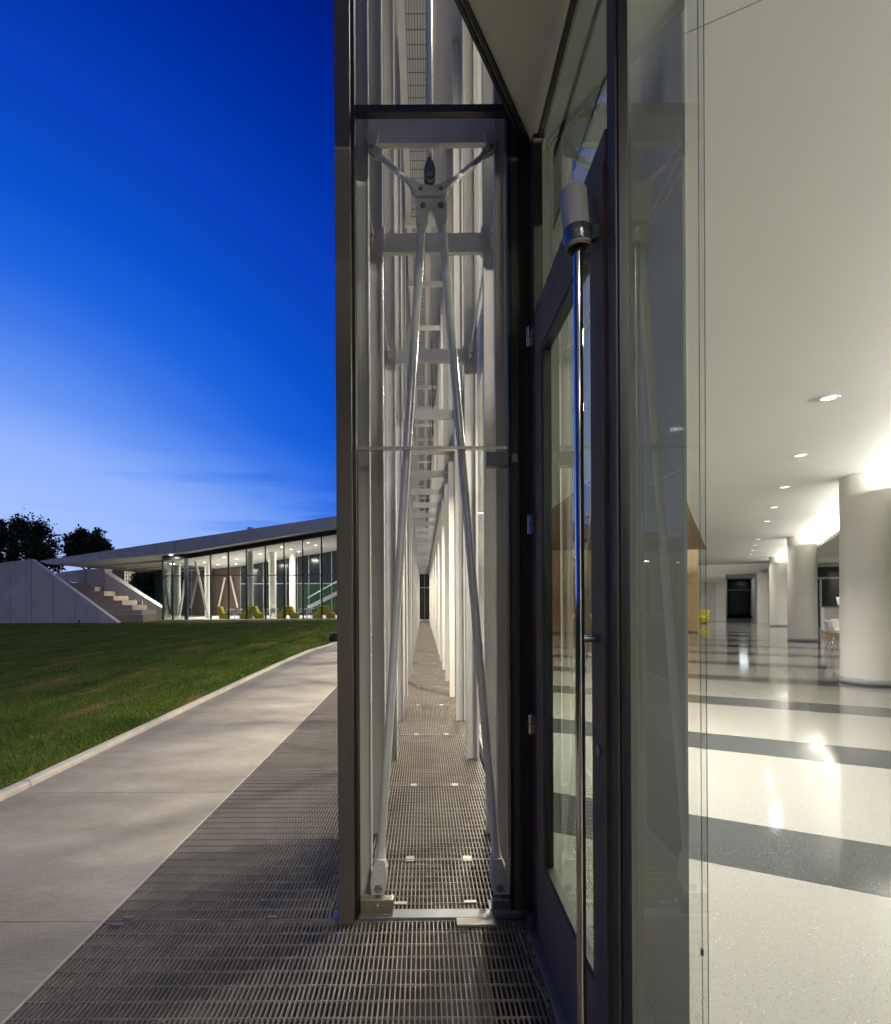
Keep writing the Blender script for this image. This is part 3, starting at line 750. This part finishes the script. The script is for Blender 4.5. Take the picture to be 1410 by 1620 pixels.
# downlights in the hall ceiling, real and added: ring, lens, lamp
def downlight(name, loc, label, power, group, rad=.10, spread=150, col=WARM):
    t_ = thing(name, loc, label, 'downlight', group)
    MB().lathe([(rad * .86, -.002), (rad * 1.0, -.008), (rad * 1.14, -.003), (rad * 1.16, .0)], 28).build('trim_ring', M['table'], t_)
    MB().lathe([(rad * .86, -.002), (rad * .8, .03), (rad * .74, .05)], 28).build('reflector', M['steel'], t_)
    o = MB().lathe([(0, -.003), (rad * .85, -.003)], 28).build('lens', M['lens'], t_)
    if power: area(name + '_lamp', (0, 0, -.012), rad * 1.6, power, (0, 0, 0), None, t_, col, spread)
    return t_
for k in range(11):
    p = (4.29 + 1.3 * k, 6.0 + 2.42 * k, ZC)
    if k == 5: continue
    kk = k if k < 5 else k - 1
    downlight('ceiling_downlight', p, f'{ORD[kk]} recessed downlight in the visible ceiling row of the hall', 0 if k < 3 else 24, 'hall ceiling downlights', rad=.085)
for k, (x, y) in enumerate([(1.05, -.6), (1.05, -2.7), (3.2, -1.6)]):
    downlight('ceiling_downlight', (x, y, ZC), f'recessed downlight just inside the entrance, {("first", "second", "third")[k]} from the door', 50, 'entrance downlights', rad=.18)
for k in range(9):  # row added out of view to light the cavity and path
    downlight('ceiling_downlight', (1.35, 7.1 + 3.4 * k, ZC), f'{ORD[k]} added unseen lamp in the row along the inner glass skin', 215, 'added lamps along the facade', col=(1, .92, .80), rad=.16)
for k, (x, y) in enumerate([(1.72, 4.4), (2.32, 6.0)]):  # pair added out of view to light the near path and grating
    downlight('ceiling_downlight', (x, y, ZC), f'{("nearer", "farther")[k]} of two added lamps hidden behind the grey shade', 110, 'added lamps behind the shade', rad=.2)
for k in range(5):
    x, y, _ = st(8 + 6.2 * k, 4.9)
    downlight('office_downlight', (x, y, ZL + .001), f'{ORD[k]} recessed downlight over the office beyond the columns', 50, 'office downlights')

downlight('ceiling_downlight', (16.9, 33.0, ZC), 'lone recessed downlight near the far white end wall', 35, rad=.085, group='hall ceiling downlights')
downlight('ceiling_downlight', (13.2, 31.0, ZC), 'added lamp left of the lone downlight by the end wall', 50, rad=.085, group='hall ceiling downlights')  # extra lamp added to brighten the far end of the hall

# columns
for k, (x, y) in enumerate([(7.80, 9.92), (13.14, 19.72), (18.52, 29.60)]):
    c = thing('round_column', (x, y, 0), f'{("nearest", "middle", "farthest")[k]} of the round white columns along the hall', 'column', 'hall columns')
    MB().lathe([(.44, .10), (.44, ZC + .02)], 48).build('shaft', M['column'], c)
    MB().lathe([(.43, .0), (.446, .004), (.446, .096), (.43, .10)], 48).build('skirting', M['base'], c)

# walls
def wall_st(s0, s1, t0, t1, z0, z1, name, m, label=None, parent=None):
    o = MB().poly_z(rect_st(s0, s1, t0, t1), z0, z1).build(name, m, parent)
    if label: tag(o, label, 'wall', kind='structure')
    return o
wall_st(40.7, 41.0, -8, -.45, 0, ZC, 'wall_end_left', M['wall'], 'white end wall left of the far corridor')
wall_st(40.66, 40.698, -1.66, -.98, 0.02, 2.5, 'wall_niche', M['grey_wall'], 'pale recessed panel in the end wall')
wall_st(41.002, 55.2, -.75, -.45, 0, 3.2, 'wall_corridor_left', M['grey_wall'], 'plain grey left wall of the far corridor')
wall_st(38.0, 55.2, 1.75, 2.0, 0, 3.2, 'wall_corridor_right', M['grey_wall'], 'pale right wall of the far corridor behind the pilasters')
wall_st(40.7, 55.2, -.448, 1.748, 2.95, 3.1, 'ceiling_corridor', M['wall'], 'low white ceiling of the far corridor')
wall_st(40.69, 40.9, -.45, 12, 3.101, ZC, 'bulkhead_corridor', M['wall'], 'white bulkhead above the far corridor mouth')
for k in range(6):
    o = wall_st(38.3 + 2.8 * k, 38.85 + 2.8 * k, 1.2, 1.748, 0, 2.948, 'pilaster', M['wall'])
    tag(o, f'{ORD[k]} white pilaster on the right side of the far corridor', 'pilaster', 'corridor pilasters')
cd = thing('corridor_doors', st(55.0, .4, 0), 'dark glazed double doors at the end of the corridor', 'door')
cd.rotation_euler = (0, 0, hall_ang)
bar(-.95, 1.4, 0, .05, 0, 3.15, 'glazing', M['dark_glass'], cd); bar(-.85, .85, -.05, -.002, 2.10, 2.18, 'transom', M['alu'], cd)
for x in (-.85, -.03, .79): bar(x, x + .06, -.045, -.003, 0, 2.098, 'frame_post', M['mullion'], cd)
cl_ = area('corridor_light', st(46, .6, 2.93), .5, 22, (0, 0, hall_ang), 8, ceil, (.85, .95, 1.0))
# office beyond the columns
op = thing('office_partition', st(36.5, 2.7, 0), 'dark glazed office partition with grey aluminium frame', 'partition')
op.rotation_euler = (0, 0, hall_ang)
bar(-.1, 3.2, 0, .05, 0, ZL, 'glazing', M['dark_glass'], op)
for x in (-.1, .62, 1.3, 2.2, 3.1): bar(x, x + .09, -.06, -.002, 0, 2.45, 'mullion', M['alu'], op)
bar(-.1, 3.2, -.06, -.003, 2.452, 2.56, 'transom', M['alu'], op); bar(-.1, 3.2, -.06, -.003, 3.1, ZL, 'head', M['alu'], op)
wall_st(32.0, 36.6, 5.75, 6.0, 0, ZL, 'wall_office_far', M['grey_wall'], 'grey wall behind the white reception counter')
wall_st(31.9, 32.0, 5.0, 12, 0, ZL, 'wall_office_return', M['grey_wall'], 'grey return wall right of the office partition')
wall_st(-6, 36.5, 12, 12.2, 0, ZL, 'wall_office_side', M['wall'], 'plain white wall closing the office side')
# reception counter
rc = thing('reception_counter', st(26.6, 3.05, 0), 'white reception counter with oak plinth beyond the columns', 'counter'); rc.rotation_euler = (0, 0, hall_ang)
bar(0, 3.4, 0, .8, .18, 1.08, 'body', M['table'], rc, .01); bar(.03, 3.37, .02, .78, 0, .179, 'plinth', M['wood'], rc)
bar(-.02, 3.42, -.02, .82, 1.082, 1.12, 'worktop', M['alu'], rc)
bar(.45, .75, .3, .5, 1.122, 1.14, 'stand', M['alu'], rc)
mon = thing('desk_monitor', st(26.9, 3.75, 1.122), 'slim tilted screen standing on the reception counter', 'monitor'); mon.rotation_euler = (R(-18), 0, hall_ang + R(30))
bar(-.25, .25, 0, .03, .08, .40, 'screen', M['table'], mon, .004); bar(-.03, .03, .0, .05, 0, .12, 'foot', M['alu'], mon)
# white shell chairs
def shell_chair(loc, rz, label):
    t_ = thing('shell_chair', loc, label, 'chair', 'white shell chairs'); t_.rotation_euler = (0, 0, rz)
    vv, ff = [], []; nu, nv = 12, 9
    for i in range(nu):
        u = i / (nu - 1)
        if u < .5: y, z = -.22 + .40 * u * 2, .43 - .02 * math.sin(u * 2 * math.pi * .5)
        else: q = (u - .5) * 2; y, z = .18 + .12 * q, .42 + .40 * q ** .85
        wd = .23 * (1 - .25 * max(0, u - .6)) * (1 if u < .92 else .85)
        for j in range(nv):
            s_ = -1 + 2 * j / (nv - 1)
            vv.append((wd * s_, y - (.10 * s_ * s_ if u > .45 else 0), z + .06 * s_ * s_ * (1 if u < .6 else .2)))
    for i in range(nu - 1):
        for j in range(nv - 1): a = i * nv + j; ff.append((a, a + 1, a + nv + 1, a + nv))
    o = MB().add(vv, ff, True).build('shell', M['plastic'], t_); m_ = o.modifiers.new('solid', 'SOLIDIFY'); m_.thickness = .012
    for sx in (-1, 1):
        for sy in (-1, 1):
            MB().tube([(.10 * sx, .10 * sy - .03, .41), (.22 * sx, .22 * sy - .02, 0)], .011, 8).build('leg', M['steel'], t_)
    for sx in (-1, 1): MB().tube([(.13 * sx, -.16, .28), (.13 * sx, .10, .28)], .006, 6).build('stretcher', M['steel'], t_)
    return t_
shell_chair((12.05, 16.6, 0), R(70), 'white plastic shell chair half hidden behind the nearest column')
shell_chair((12.8, 17.4, 0), R(20), 'white plastic shell chair behind the one beside the nearest column')
# wood clad volume, left of the hall
wv = thing('wood_wall', (0, 24.5, 0), 'honey oak panelled wall left of the hall', 'wall')
for i in range(14):
    x0 = 3.8 + .575 * i
    bar(x0, x0 + .566, 0, .06, .06, ZC - .035, 'panel', M['wood'], wv)
bar(3.8, 11.84, .061, .5, 0, ZC, 'core', M['base'], wv)
bh = tag(MB().poly_z([(3.95, 9.0), (12.2, 24.45), (3.0, 24.45), (3.0, 9.0)], ZC - .03, ZC - .004).build('wood_ceiling_panel', M['wood_mid']), 'brown wood ceiling panel running up to the oak wall', 'ceiling panel')
ych = thing('tub_chair', (16.35, 33.6, 0), 'mustard tub armchair near the far end wall', 'armchair'); ych.rotation_euler = (0, 0, R(20))
MB().poly_y([(-.30, .0), (.26, .0), (.42, .78), (.28, .80), (.16, .42), (-.32, .40)], -.35, .35).build('seat', M['yellow'], ych, .04)
MB().poly_y([(-.34, .36), (.10, .38), (.30, .76), (.36, .76), (.25, .1), (-.28, .05)], -.42, -.352).build('arm', M['yellow'], ych, .02)
# enclosing walls out of sight
tag(bar(.6, 26, -4.3, -4.02, 0, ZC, 'wall_behind', M['wall']), 'white wall closing the hall behind the viewpoint', 'wall', kind='structure')
tag(bar(.56, 11.9, 38.6, 38.8, 0, ZC, 'wall_far_left', M['wall']), 'white wall closing the rooms behind the oak wall', 'wall', kind='structure')
# storey above
up_ = thing('upper_storey', label='upper storey lit by added lamps behind the inner glass skin', cat='storey', kind='structure')
bar(.56, 9, 3.0, 38.6, 4.22, 4.24, 'upper_floor', M['wall'], up_); bar(.56, 9, 3.0, 38.6, 7.7, 7.8, 'upper_ceiling', M['ceiling'], up_)
bar(9, 9.2, 3.0, 38.6, 4.24, 7.7, 'upper_wall', M['wall'], up_); bar(.56, 9, 2.8, 2.98, 4.24, 7.7, 'upper_end_wall', M['wall'], up_)
bar(.56, 9, 38.62, 38.8, 4.24, 7.7, 'upper_end_wall', M['wall'], up_)
for k in range(6): area('upper_fill_lamp', (2.2, 5 + 6 * k, 7.68), .5, 110, (0, 0, 0), None, up_, WARM)  # unseen lamps added to light the upper cavity, path and lawn

# ================================================================== far pavilion
DP = 43.0
pv = thing('pavilion', (0, 0, 0), 'low glazed pavilion with a rising zinc roof beyond the lawn', 'building')
def X(x, d=DP): return (x - CX) / F * d
def Z(y, d=DP): return EYE + (CY - y) / F * d
DF = 41.6
tops = lambda x: 884 - (x - 63.5) * .1455
def bots(x):
    pts = [(63.5, 885), (75, 890), (294, 871.5), (533, 833), (600, 822)]
    for (a, b), (c, d) in zip(pts, pts[1:]):
        if x <= c: return b + (d - b) * (x - a) / (c - a)
    return pts[-1][1]
fx = [63.5, 77, 101, 129.5, 158, 187.5, 211, 248, 277.5, 308, 339, 369, 400.5, 431, 463, 493.5, 524, 555]
for a, b in zip(fx, fx[1:]):
    m = .35
    MB().poly_y([(X(a + m, DF), Z(bots(a + m), DF)), (X(b - m, DF), Z(bots(b - m), DF)), (X(b - m, DF), Z(tops(b - m), DF)), (X(a + m, DF), Z(tops(a + m), DF))], DF, DF + .06).build('fascia_panel', M['fascia'], pv)
# roof slab and its underside, running back
rx = [64.5, 75, 294, 533, 556]
m = MB()
vv = []
for d in (DF + .062, 58):
    for x in rx:
        vv.append((X(x, DF), d, Z(bots(x), DF) + .03)); vv.append((X(x, DF), d, Z(tops(x), DF) - .03))
n = len(rx) * 2; ff = []
for i in range(len(rx) - 1):
    a = 2 * i
    ff += [(a, a + n, a + n + 2, a + 2), (a + 1, a + 3, a + n + 3, a + n + 1), (a, a + 2, a + 3, a + 1), (a + n, a + n + 1, a + n + 3, a + n + 2)]
ff += [(0, 1, n + 1, n), (n - 2, 2 * n - 2, 2 * n - 1, n - 1)]
roof = m.add(vv, ff).build('roof', M['grey_wall'], pv)
for i, d in enumerate((45.5, 48.5, 51.5, 54.5)):
    a, b = 110 + i * 10, 258
    MB().poly_y([(X(a, DF), Z(bots(a), DF) + .02), (X(b, DF), Z(bots(b), DF) + .02), (X(b, DF), Z(bots(b), DF) - .22), (X(a, DF), Z(bots(a), DF) - .10)], d, d + .25).build('soffit_beam', M['trim'], roof)
# facade: mullions, panes, transom, head
zs = lambda x: Z(bots(x), DF)
ml = [258, 273.5, 295, 333.7, 362, 390.6, 420.5, 450, 479.7, 509.4, 539, 556]
zb = 0.06; ztr = Z(909, DP)
xw = lambda a: X(a, DP)
def zroof(a):                     # underside height of the roof at facade column a
    return zs(CX + (xw(a) / DF) * F) - .02
for a in ml:
    wdt_ = .085 if a != 295 else .24
    bar(xw(a) - wdt_ / 2, xw(a) + wdt_ / 2, DP - .09, DP + .09, zb, zroof(a) - .30, 'mullion', M['mullion' if a != 295 else 'mullion_post'], pv)
for a, b in zip(ml, ml[1:]):
    x0, x1 = xw(a) + .03, xw(b) - .03
    MB().add([(x0, DP, zb), (x1, DP, zb), (x1, DP, ztr - .03), (x0, DP, ztr - .03)], [(0, 1, 2, 3)]).build('pane', M['glass_pav'], pv)
    MB().add([(x0, DP, ztr + .03), (x1, DP, ztr + .03), (x1, DP, zroof(b) - .3), (x0, DP, zroof(a) - .3)], [(0, 1, 2, 3)]).build('pane', M['glass_pav'], pv)
    bar(x0, x1, DP - .05, DP + .05, ztr - .03, ztr + .03, 'transom', M['mullion'], pv)
    MB().poly_y([(x0 - .03, zroof(a) - .3), (x1 + .03, zroof(b) - .3), (x1 + .03, zroof(b) + .02), (x0 - .03, zroof(a) + .02)], DP - .08, DP + .08).build('head', M['mullion'], pv)
bar(xw(215), xw(556), DP - .5, DP + .12, -.2, .055, 'plinth', M['trim'], pv)
bar(xw(258), xw(556), DP + .13, 57, -.2, .05, 'floor', M['table'], pv)
bar(xw(258) - .02, xw(258) + .02, DP + .1, 57, .06, zroof(258) - .3, 'side_pane', M['glass_pav'], pv)
# white ceiling inside
vv = []
for d in (DP + .15, 57):
    for a in (258, 295, 410, 556): vv.append((xw(a), d, zroof(a) - .32))
MB().add(vv, [(0, 1, 5, 4), (1, 2, 6, 5), (2, 3, 7, 6)]).build('inner_ceiling', M['wall'], pv)
# back wall: walnut panels left, dark glazing and green reflection panes right
DB = 54.0
xb = lambda a: X(a, DB)
def ctop(x): return zroof(CX + x / DP * F) - .33
def tall(x0, x1, y0, y1, z0, name, m): return MB().poly_y([(x0, z0), (x1, z0), (x1, ctop(x1)), (x0, ctop(x0))], y0, y1).build(name, m, pv)
xl = -25.5
k_ = 0
while xl + 1.2 < xb(400):
    tall(xl + .01, xl + .50, DB, DB + .1, .06, 'wood_panel' if xl > xb(333) else 'back_panel', M['wood_dark'] if xl > xb(333) else M['dark_glass']); xl += .51
xr_ = xw(556)
n_ = int((xr_ - xl) / 1.08); w_ = (xr_ - xl) / n_
for i in range(n_):
    a, b = xl + w_ * i, xl + w_ * (i + 1)
    bar(a + .03, b - .03, DB, DB + .08, .5, 3.0, 'back_pane', M['green_reflection'] if i > n_ * .45 else M['dark_glass'], pv)
    bar(a + .03, b - .03, DB, DB + .08, .06, .49, 'spandrel', M['mullion'], pv)
    tall(a + .03, b - .03, DB, DB + .08, 3.1, 'back_pane', M['dark_glass'])
    tall(a - .03, a + .03, DB - .06, DB + .1, .06, 'back_mullion', M['alu'])
bar(xl, xr_, DB + .12, DB + .2, 0, 3.5, 'back_core', M['base'], pv)
bar(xl, xr_, DB - .11, DB - .062, 3.02, 3.09, 'back_transom', M['alu'], pv)
for (a, r_, d) in ((280, .28, 46.0), (396.5, .22, 44.6), (431.5, .30, 47.5), (463, .28, 51), (328.5, .22, 47.5)):
    MB().lathe([(r_, .05), (r_, 7.2 if a > 390 else 4.6)], 24, (X(a, d), d, 0)).build('inner_column', M['column'], pv)
for (a, y0, b, y1, d) in ((308, 880, 330, 978, 45.2), (293, 915, 284, 970, 45.0), (356, 912, 345, 962, 53.5), (364, 908, 376, 960, 53.5)):
    p0, p1 = px(a, y0, d), px(b, y1, d)
    MB().tube([p0, p1], .10, 10).build('raking_strut', M['column'] if d < 50 else M['trim'], pv)
# white stair at the right end
sp0, sp1 = px(488, 964, 48), px(552, 932, 48)
MB().poly_y([(sp0[0], sp0[2]), (sp1[0], sp1[2]), (sp1[0], sp1[2] + .35), (sp0[0], sp0[2] + .35)], 47.6, 47.7).build('stair_stringer', M['table'], pv)
MB().tube([(sp0[0], 47.6, sp0[2] + 1.0), (sp1[0], 47.6, sp1[2] + 1.2)], .04, 8).build('handrail', M['table'], pv)
MB().poly_y([(X(535, 47), .05), (X(560, 47), .05), (X(560, 47), 2.6), (X(548, 47), 2.0)], 47, 47.1).build('stair_panel', M['table'], pv)
# lamps of the pavilion: lit downlights in its ceiling
for (a, d, b) in ((324, 47, 0), (355, 45.5, 0), (345, 50, 0), (375, 48, 0), (374, 51.5, 0), (412, 47, 0), (428, 50, 0), (446, 45, 0), (461, 47.5, 0), (488, 45, 0), (500, 47.5, 0), (473, 50, 0)):
    x = X(a, d); a43 = CX + x / DP * F
    z = zroof(a43) - .335
    MB().lathe([(0, 0), (.10, 0), (.12, .012)], 16, (x, d, z)).build('downlight', M['lens_far'], pv)
for (a, d) in ((340, 48.5), (400, 48.5), (460, 48.5), (520, 48.5), (285, 47)):
    x = X(a, d); z = zroof(CX + x / DP * F) - .36
    area('pavilion_lamp', (x, d, z), .8, 260, (0, 0, 0), None, pv, (1, .92, .82))
x = X(271, 42.4); MB().lathe([(0, 0), (.12, 0), (.14, .012)], 16, (x, 42.4, zroof(271) - .02)).build('eaves_downlight', M['lens_far'], pv)
area('eaves_lamp', (x, 42.4, zroof(271) - .05), .2, 40, (0, 0, 0), None, pv, WARM)
# mustard lounge chairs inside, in facing pairs, with white tables between
def lounge(loc, flip, label):
    t_ = thing('lounge_chair', loc, label, 'chair', 'mustard lounge chairs in the pavilion')
    s_ = -1 if flip else 1
    f = lambda pts: [(s_ * a, b) for a, b in pts]
    MB().poly_y(f([(-.20, .0), (.40, .0), (.40, .34), (.06, .40), (-.15, .96), (-.42, .96), (-.34, .4)]), -.34, .34).build('body', M['yellow'], t_, .03)
    MB().poly_y(f([(.08, .402), (.41, .345), (.41, .40), (.10, .46)]), -.33, .33).build('seat_pad', M['yellow'], t_, .02)
    return t_
DL = 44.4
for k, (a, flip) in enumerate([(353.5, 0), (389, 1), (408.5, 0), (447, 1), (464.5, 0), (503.5, 1), (521.5, 0)]):
    nm = ['leftmost', 'second from left', 'third from left', 'fourth from left', 'fifth from left', 'sixth from left', 'rightmost'][k]
    lounge((X(a, DL), DL, .055), flip, f'{nm} of the mustard lounge chairs behind the pavilion glass')
for k, a in enumerate((371, 428, 485)):
    t_ = thing('cafe_table', (X(a, 44.9), 44.9, .055), f'white cafe table, {("left", "middle", "right")[k]} of three between mustard chairs', 'table', 'cafe tables in the pavilion')
    bar(-.55, .55, -.35, .35, .70, .74, 'tabletop', M['table'], t_); MB().tube([(0, 0, .02), (0, 0, .70)], .03, 10).build('leg', M['table'], t_)
    MB().lathe([(.0, .0), (.25, .0), (.24, .02), (.0, .03)], 20).build('foot', M['table'], t_)
    for q, sx in enumerate((-.30, .32)):
        s2 = thing('stool', (X(a, 44.9) + sx, 44.3, .055), f'small white stool, {("left", "right")[q]} one before the {("left", "middle", "right")[k]} cafe table', 'stool', 'cafe stools')
        bar(-.18, .18, -.18, .18, .43, .46, 'seat', M['table'], s2); bar(-.18, .18, .15, .18, .462, .80, 'backrest', M['table'], s2)
        for lx in (-.15, .15):
            for ly in (-.15, .15): MB().tube([(lx, ly, .43), (lx * 1.15, ly * 1.15, 0)], .012, 6).build('leg', M['steel'], s2)

# ---------------- precast ramp wall, steps and curved parapet left of the pavilion
DW = 38.9
rw = thing('ramp_wall', (0, 0, 0), 'lavender grey precast wall with a sloping top left of the steps', 'wall')
def wtop(x):
    pts = [(-400, 940), (0, 887.5), (48.6, 880.5), (187.5, 983.5)]
    for (a, b), (c, d) in zip(pts, pts[1:]):
        if x <= c: return b + (d - b) * (x - a) / (c - a)
    return 983.5
wj = [-260, -190, -120, -52, -18, 16, 49.8, 84.4, 119, 153.5, 186.5]
for a, b in zip(wj, wj[1:]):
    a_, b_ = a + .42, b - .42
    tops_ = [(X(a_, DW), Z(wtop(a_), DW)), (X(b_, DW), Z(wtop(b_), DW))]
    MB().poly_y([(X(a_, DW), -.2), (X(b_, DW), -.2), tops_[1], tops_[0]], DW, DW + .45).build('panel', M['precast'], rw)
MB().poly_y([(X(-260, DW + .2), -.2), (X(184, DW + .2), -.2), (X(184, DW + .2), .0), (X(49, DW + .2), Z(881, DW) - .12), (X(-260, DW + .2), Z(wtop(-260), DW) - .15)], DW + .12, DW + .33).build('core', M['base'], rw)
bo = tag(MB().tube([(X(126, DW), DW - .06, 0), (X(126, DW), DW - .06, .22)], .04, 10).build('path_bollard', M['fixture']), 'tiny dark stub light at the foot of the precast wall', 'light')
stp = thing('seating_steps', (0, 0, 0), 'wide concrete steps climbing behind the sloping precast wall', 'steps')
for i in range(8):
    d = 40.2 + .75 * i
    yr = [905, 858, 820, 780, 742, 705, 668, 632][i] / 5.036 + 800
    xr = [1135, 1130, 1055, 975, 905, 830, 755, 670][i] / 5.036
    nxt = [858, 820, 780, 742, 705, 668, 632, 600][i] / 5.036 + 800
    bar(X(70, d), X(xr, d), d, d + 2.2, -.2 if i == 0 else Z(yr, d) - .5, Z(nxt, d), 'step', M['step'], stp)
    bar(X(70, d) + .01, X(xr, d) - .01, d - .03, d - .001, Z(nxt, d) - .05, Z(nxt, d) - .003, 'nosing', M['step'], stp)
pp = thing('curved_parapet', (0, 0, 0), 'thick folded precast parapet sloping down beside the steps', 'wall')
def zz1(pts, d): return [(X(a / 5.036, d), Z(800 + b / 5.036, d)) for a, b in pts]
MB().poly_y(zz1([(400, 530), (530, 508), (536, 560), (530, 592), (500, 590)], 46.0), 46.0, 47.0).build('panel', M['precast'], pp)
MB().poly_y(zz1([(533, 508), (690, 492), (684, 610), (650, 602), (532, 592)], 46.0), 46.0, 47.0).build('panel', M['precast'], pp)
MB().poly_y(zz1([(693, 491), (836, 490), (826, 672), (688, 612)], 45.9), 45.9, 47.0).build('panel', M['precast'], pp)
def skin(front, back_, d0, d1, name, m):
    f0 = [(a, d0, b) for a, b in zz1(front, d0)]; f1 = [(a, d1, b) for a, b in zz1(back_, d1)]
    n = len(f0)
    return MB().add(f0 + f1, [tuple(range(n)), tuple(range(2 * n - 1, n - 1, -1))] + [(i, i + n, (i + 1) % n + n, (i + 1) % n) for i in range(n)]).build(name, m, pp)
skin([(829, 674), (838, 520), (1140, 712), (1134, 748)], [(829, 674), (846, 490), (1150, 690), (1134, 748)], 45.8, 46.8, 'panel', M['precast'])
skin([(1138, 750), (1143, 714), (1300, 812), (1300, 903), (1138, 903)], [(1138, 748), (1153, 692), (1302, 788), (1302, 903), (1138, 903)], 45.4, 46.6, 'panel', M['precast'])
MB().poly_y(zz1([(500, 592), (650, 604), (850, 684), (1134, 749), (1134, 905), (500, 905)], 47.05), 47.05, 47.3).build('side_wall', M['precast'], pp)
# building far behind with a lit lattice window
lb = thing('far_house', (X(204, 72), 72, 0), 'dark far building with a lit lattice window under the roof edge', 'building')
bar(-2.6, 2.2, 0, 5, 0, 6.4, 'wall', M['base'], lb)
wx0, wx1, wz0, wz1 = X(197, 72) - X(204, 72), X(216, 72) - X(204, 72), Z(927, 72), Z(899, 72)
wn_ = bar(wx0, wx1, -.05, -.01, wz0, wz1, 'window', M['warm_window'], lb)
for i in range(6): bar(wx0 + (wx1 - wx0) * i / 5 - .03, wx0 + (wx1 - wx0) * i / 5 + .03, -.09, -.052, wz0, wz1, 'glazing_bar', M['base'], wn_)
for i in range(6): bar(wx0, wx1, -.13, -.092, wz0 + (wz1 - wz0) * i / 5 - .03, wz0 + (wz1 - wz0) * i / 5 + .03, 'glazing_bar', M['base'], wn_)

# ---------------- trees
def tree(name, base, h, crown_r, cz, label, leafm, n=9000, sq=.8, seed=1):
    rg = np.random.default_rng(seed)
    t_ = thing(name, base, label, 'tree', 'trees behind the pavilion')
    tr = MB(); tr.tube([(0, 0, 0), (.1, 0, h * .25), (-.05, .1, h * .5), (.05, 0, h * .8)], [.32, .26, .2, .06], 10)
    for k in range(9):
        a = k * 2.4; z0 = h * (.28 + .05 * k); L = crown_r * (.9 - .05 * k)
        tr.tube([(0, 0, z0), (math.cos(a) * L * .5, math.sin(a) * L * .5, z0 + L * .35), (math.cos(a) * L, math.sin(a) * L, z0 + L * .5)], [.12, .08, .03], 7)
    tr.build('trunk', M['bark'], t_)
    # clumps in the crown volume
    nc = 90
    dirs = rg.normal(size=(nc, 3)); dirs /= np.linalg.norm(dirs, axis=1)[:, None]
    rad = crown_r * (.35 + .65 * rg.random(nc) ** .45)
    cen = dirs * rad[:, None] * np.array([1, 1, sq]) + np.array([0, 0, cz])
    cr_ = crown_r * (.10 + .16 * rg.random(nc))
    idx = rg.integers(0, nc, n)
    pos = cen[idx] + rg.normal(size=(n, 3)) * (cr_[idx] * .55)[:, None]
    s_ = .10 + .14 * rg.random(n)
    a = rg.normal(size=(n, 3)); a /= np.linalg.norm(a, axis=1)[:, None]
    b = np.cross(a, rg.normal(size=(n, 3))); b /= np.linalg.norm(b, axis=1)[:, None]
    V = np.stack([pos - a * s_[:, None], pos - b * s_[:, None] * .6, pos + a * s_[:, None], pos + b * s_[:, None] * .6], 1).astype(np.float32)
    me = bpy.data.meshes.new('crown'); me.vertices.add(n * 4); me.loops.add(n * 4); me.polygons.add(n)
    me.vertices.foreach_set('co', V.ravel()); me.loops.foreach_set('vertex_index', np.arange(n * 4, dtype=np.int32))
    me.polygons.foreach_set('loop_start', np.arange(0, n * 4, 4, dtype=np.int32)); me.update(); me.validate()
    me.materials.append(leafm); o = link(bpy.data.objects.new('crown', me)); o.parent = t_
    return t_
tree('broadleaf_tree', (X(20, 66), 66, 0), 10.6, 4.6, 6.9, 'large dark tree rising behind the precast wall at far left', M['leaf'], 26000, .92, 3)
tree('broadleaf_tree', (X(-75, 70), 70, 0), 10, 4.6, 6.2, 'dark tree at the left edge behind the large one', M['leaf'], 14000, .9, 4)
tree('broadleaf_tree', (X(141, 72), 72, 0), 10.8, 2.7, 8.2, 'smaller round dark tree above the tip of the roof', M['leaf'], 15000, .8, 5)
tree('broadleaf_tree', (X(240, 64), 64, 0), 5.2, 2.2, 3.1, 'dark leafy tree seen under the roof beside the glazing', M['leaf2'], 9000, .9, 6)
tree('broadleaf_tree', (X(86, 68), 68, 0), 4.6, 1.7, 3.2, 'low dark tree filling the gap behind the roof tip', M['leaf'], 8000, .8, 8)
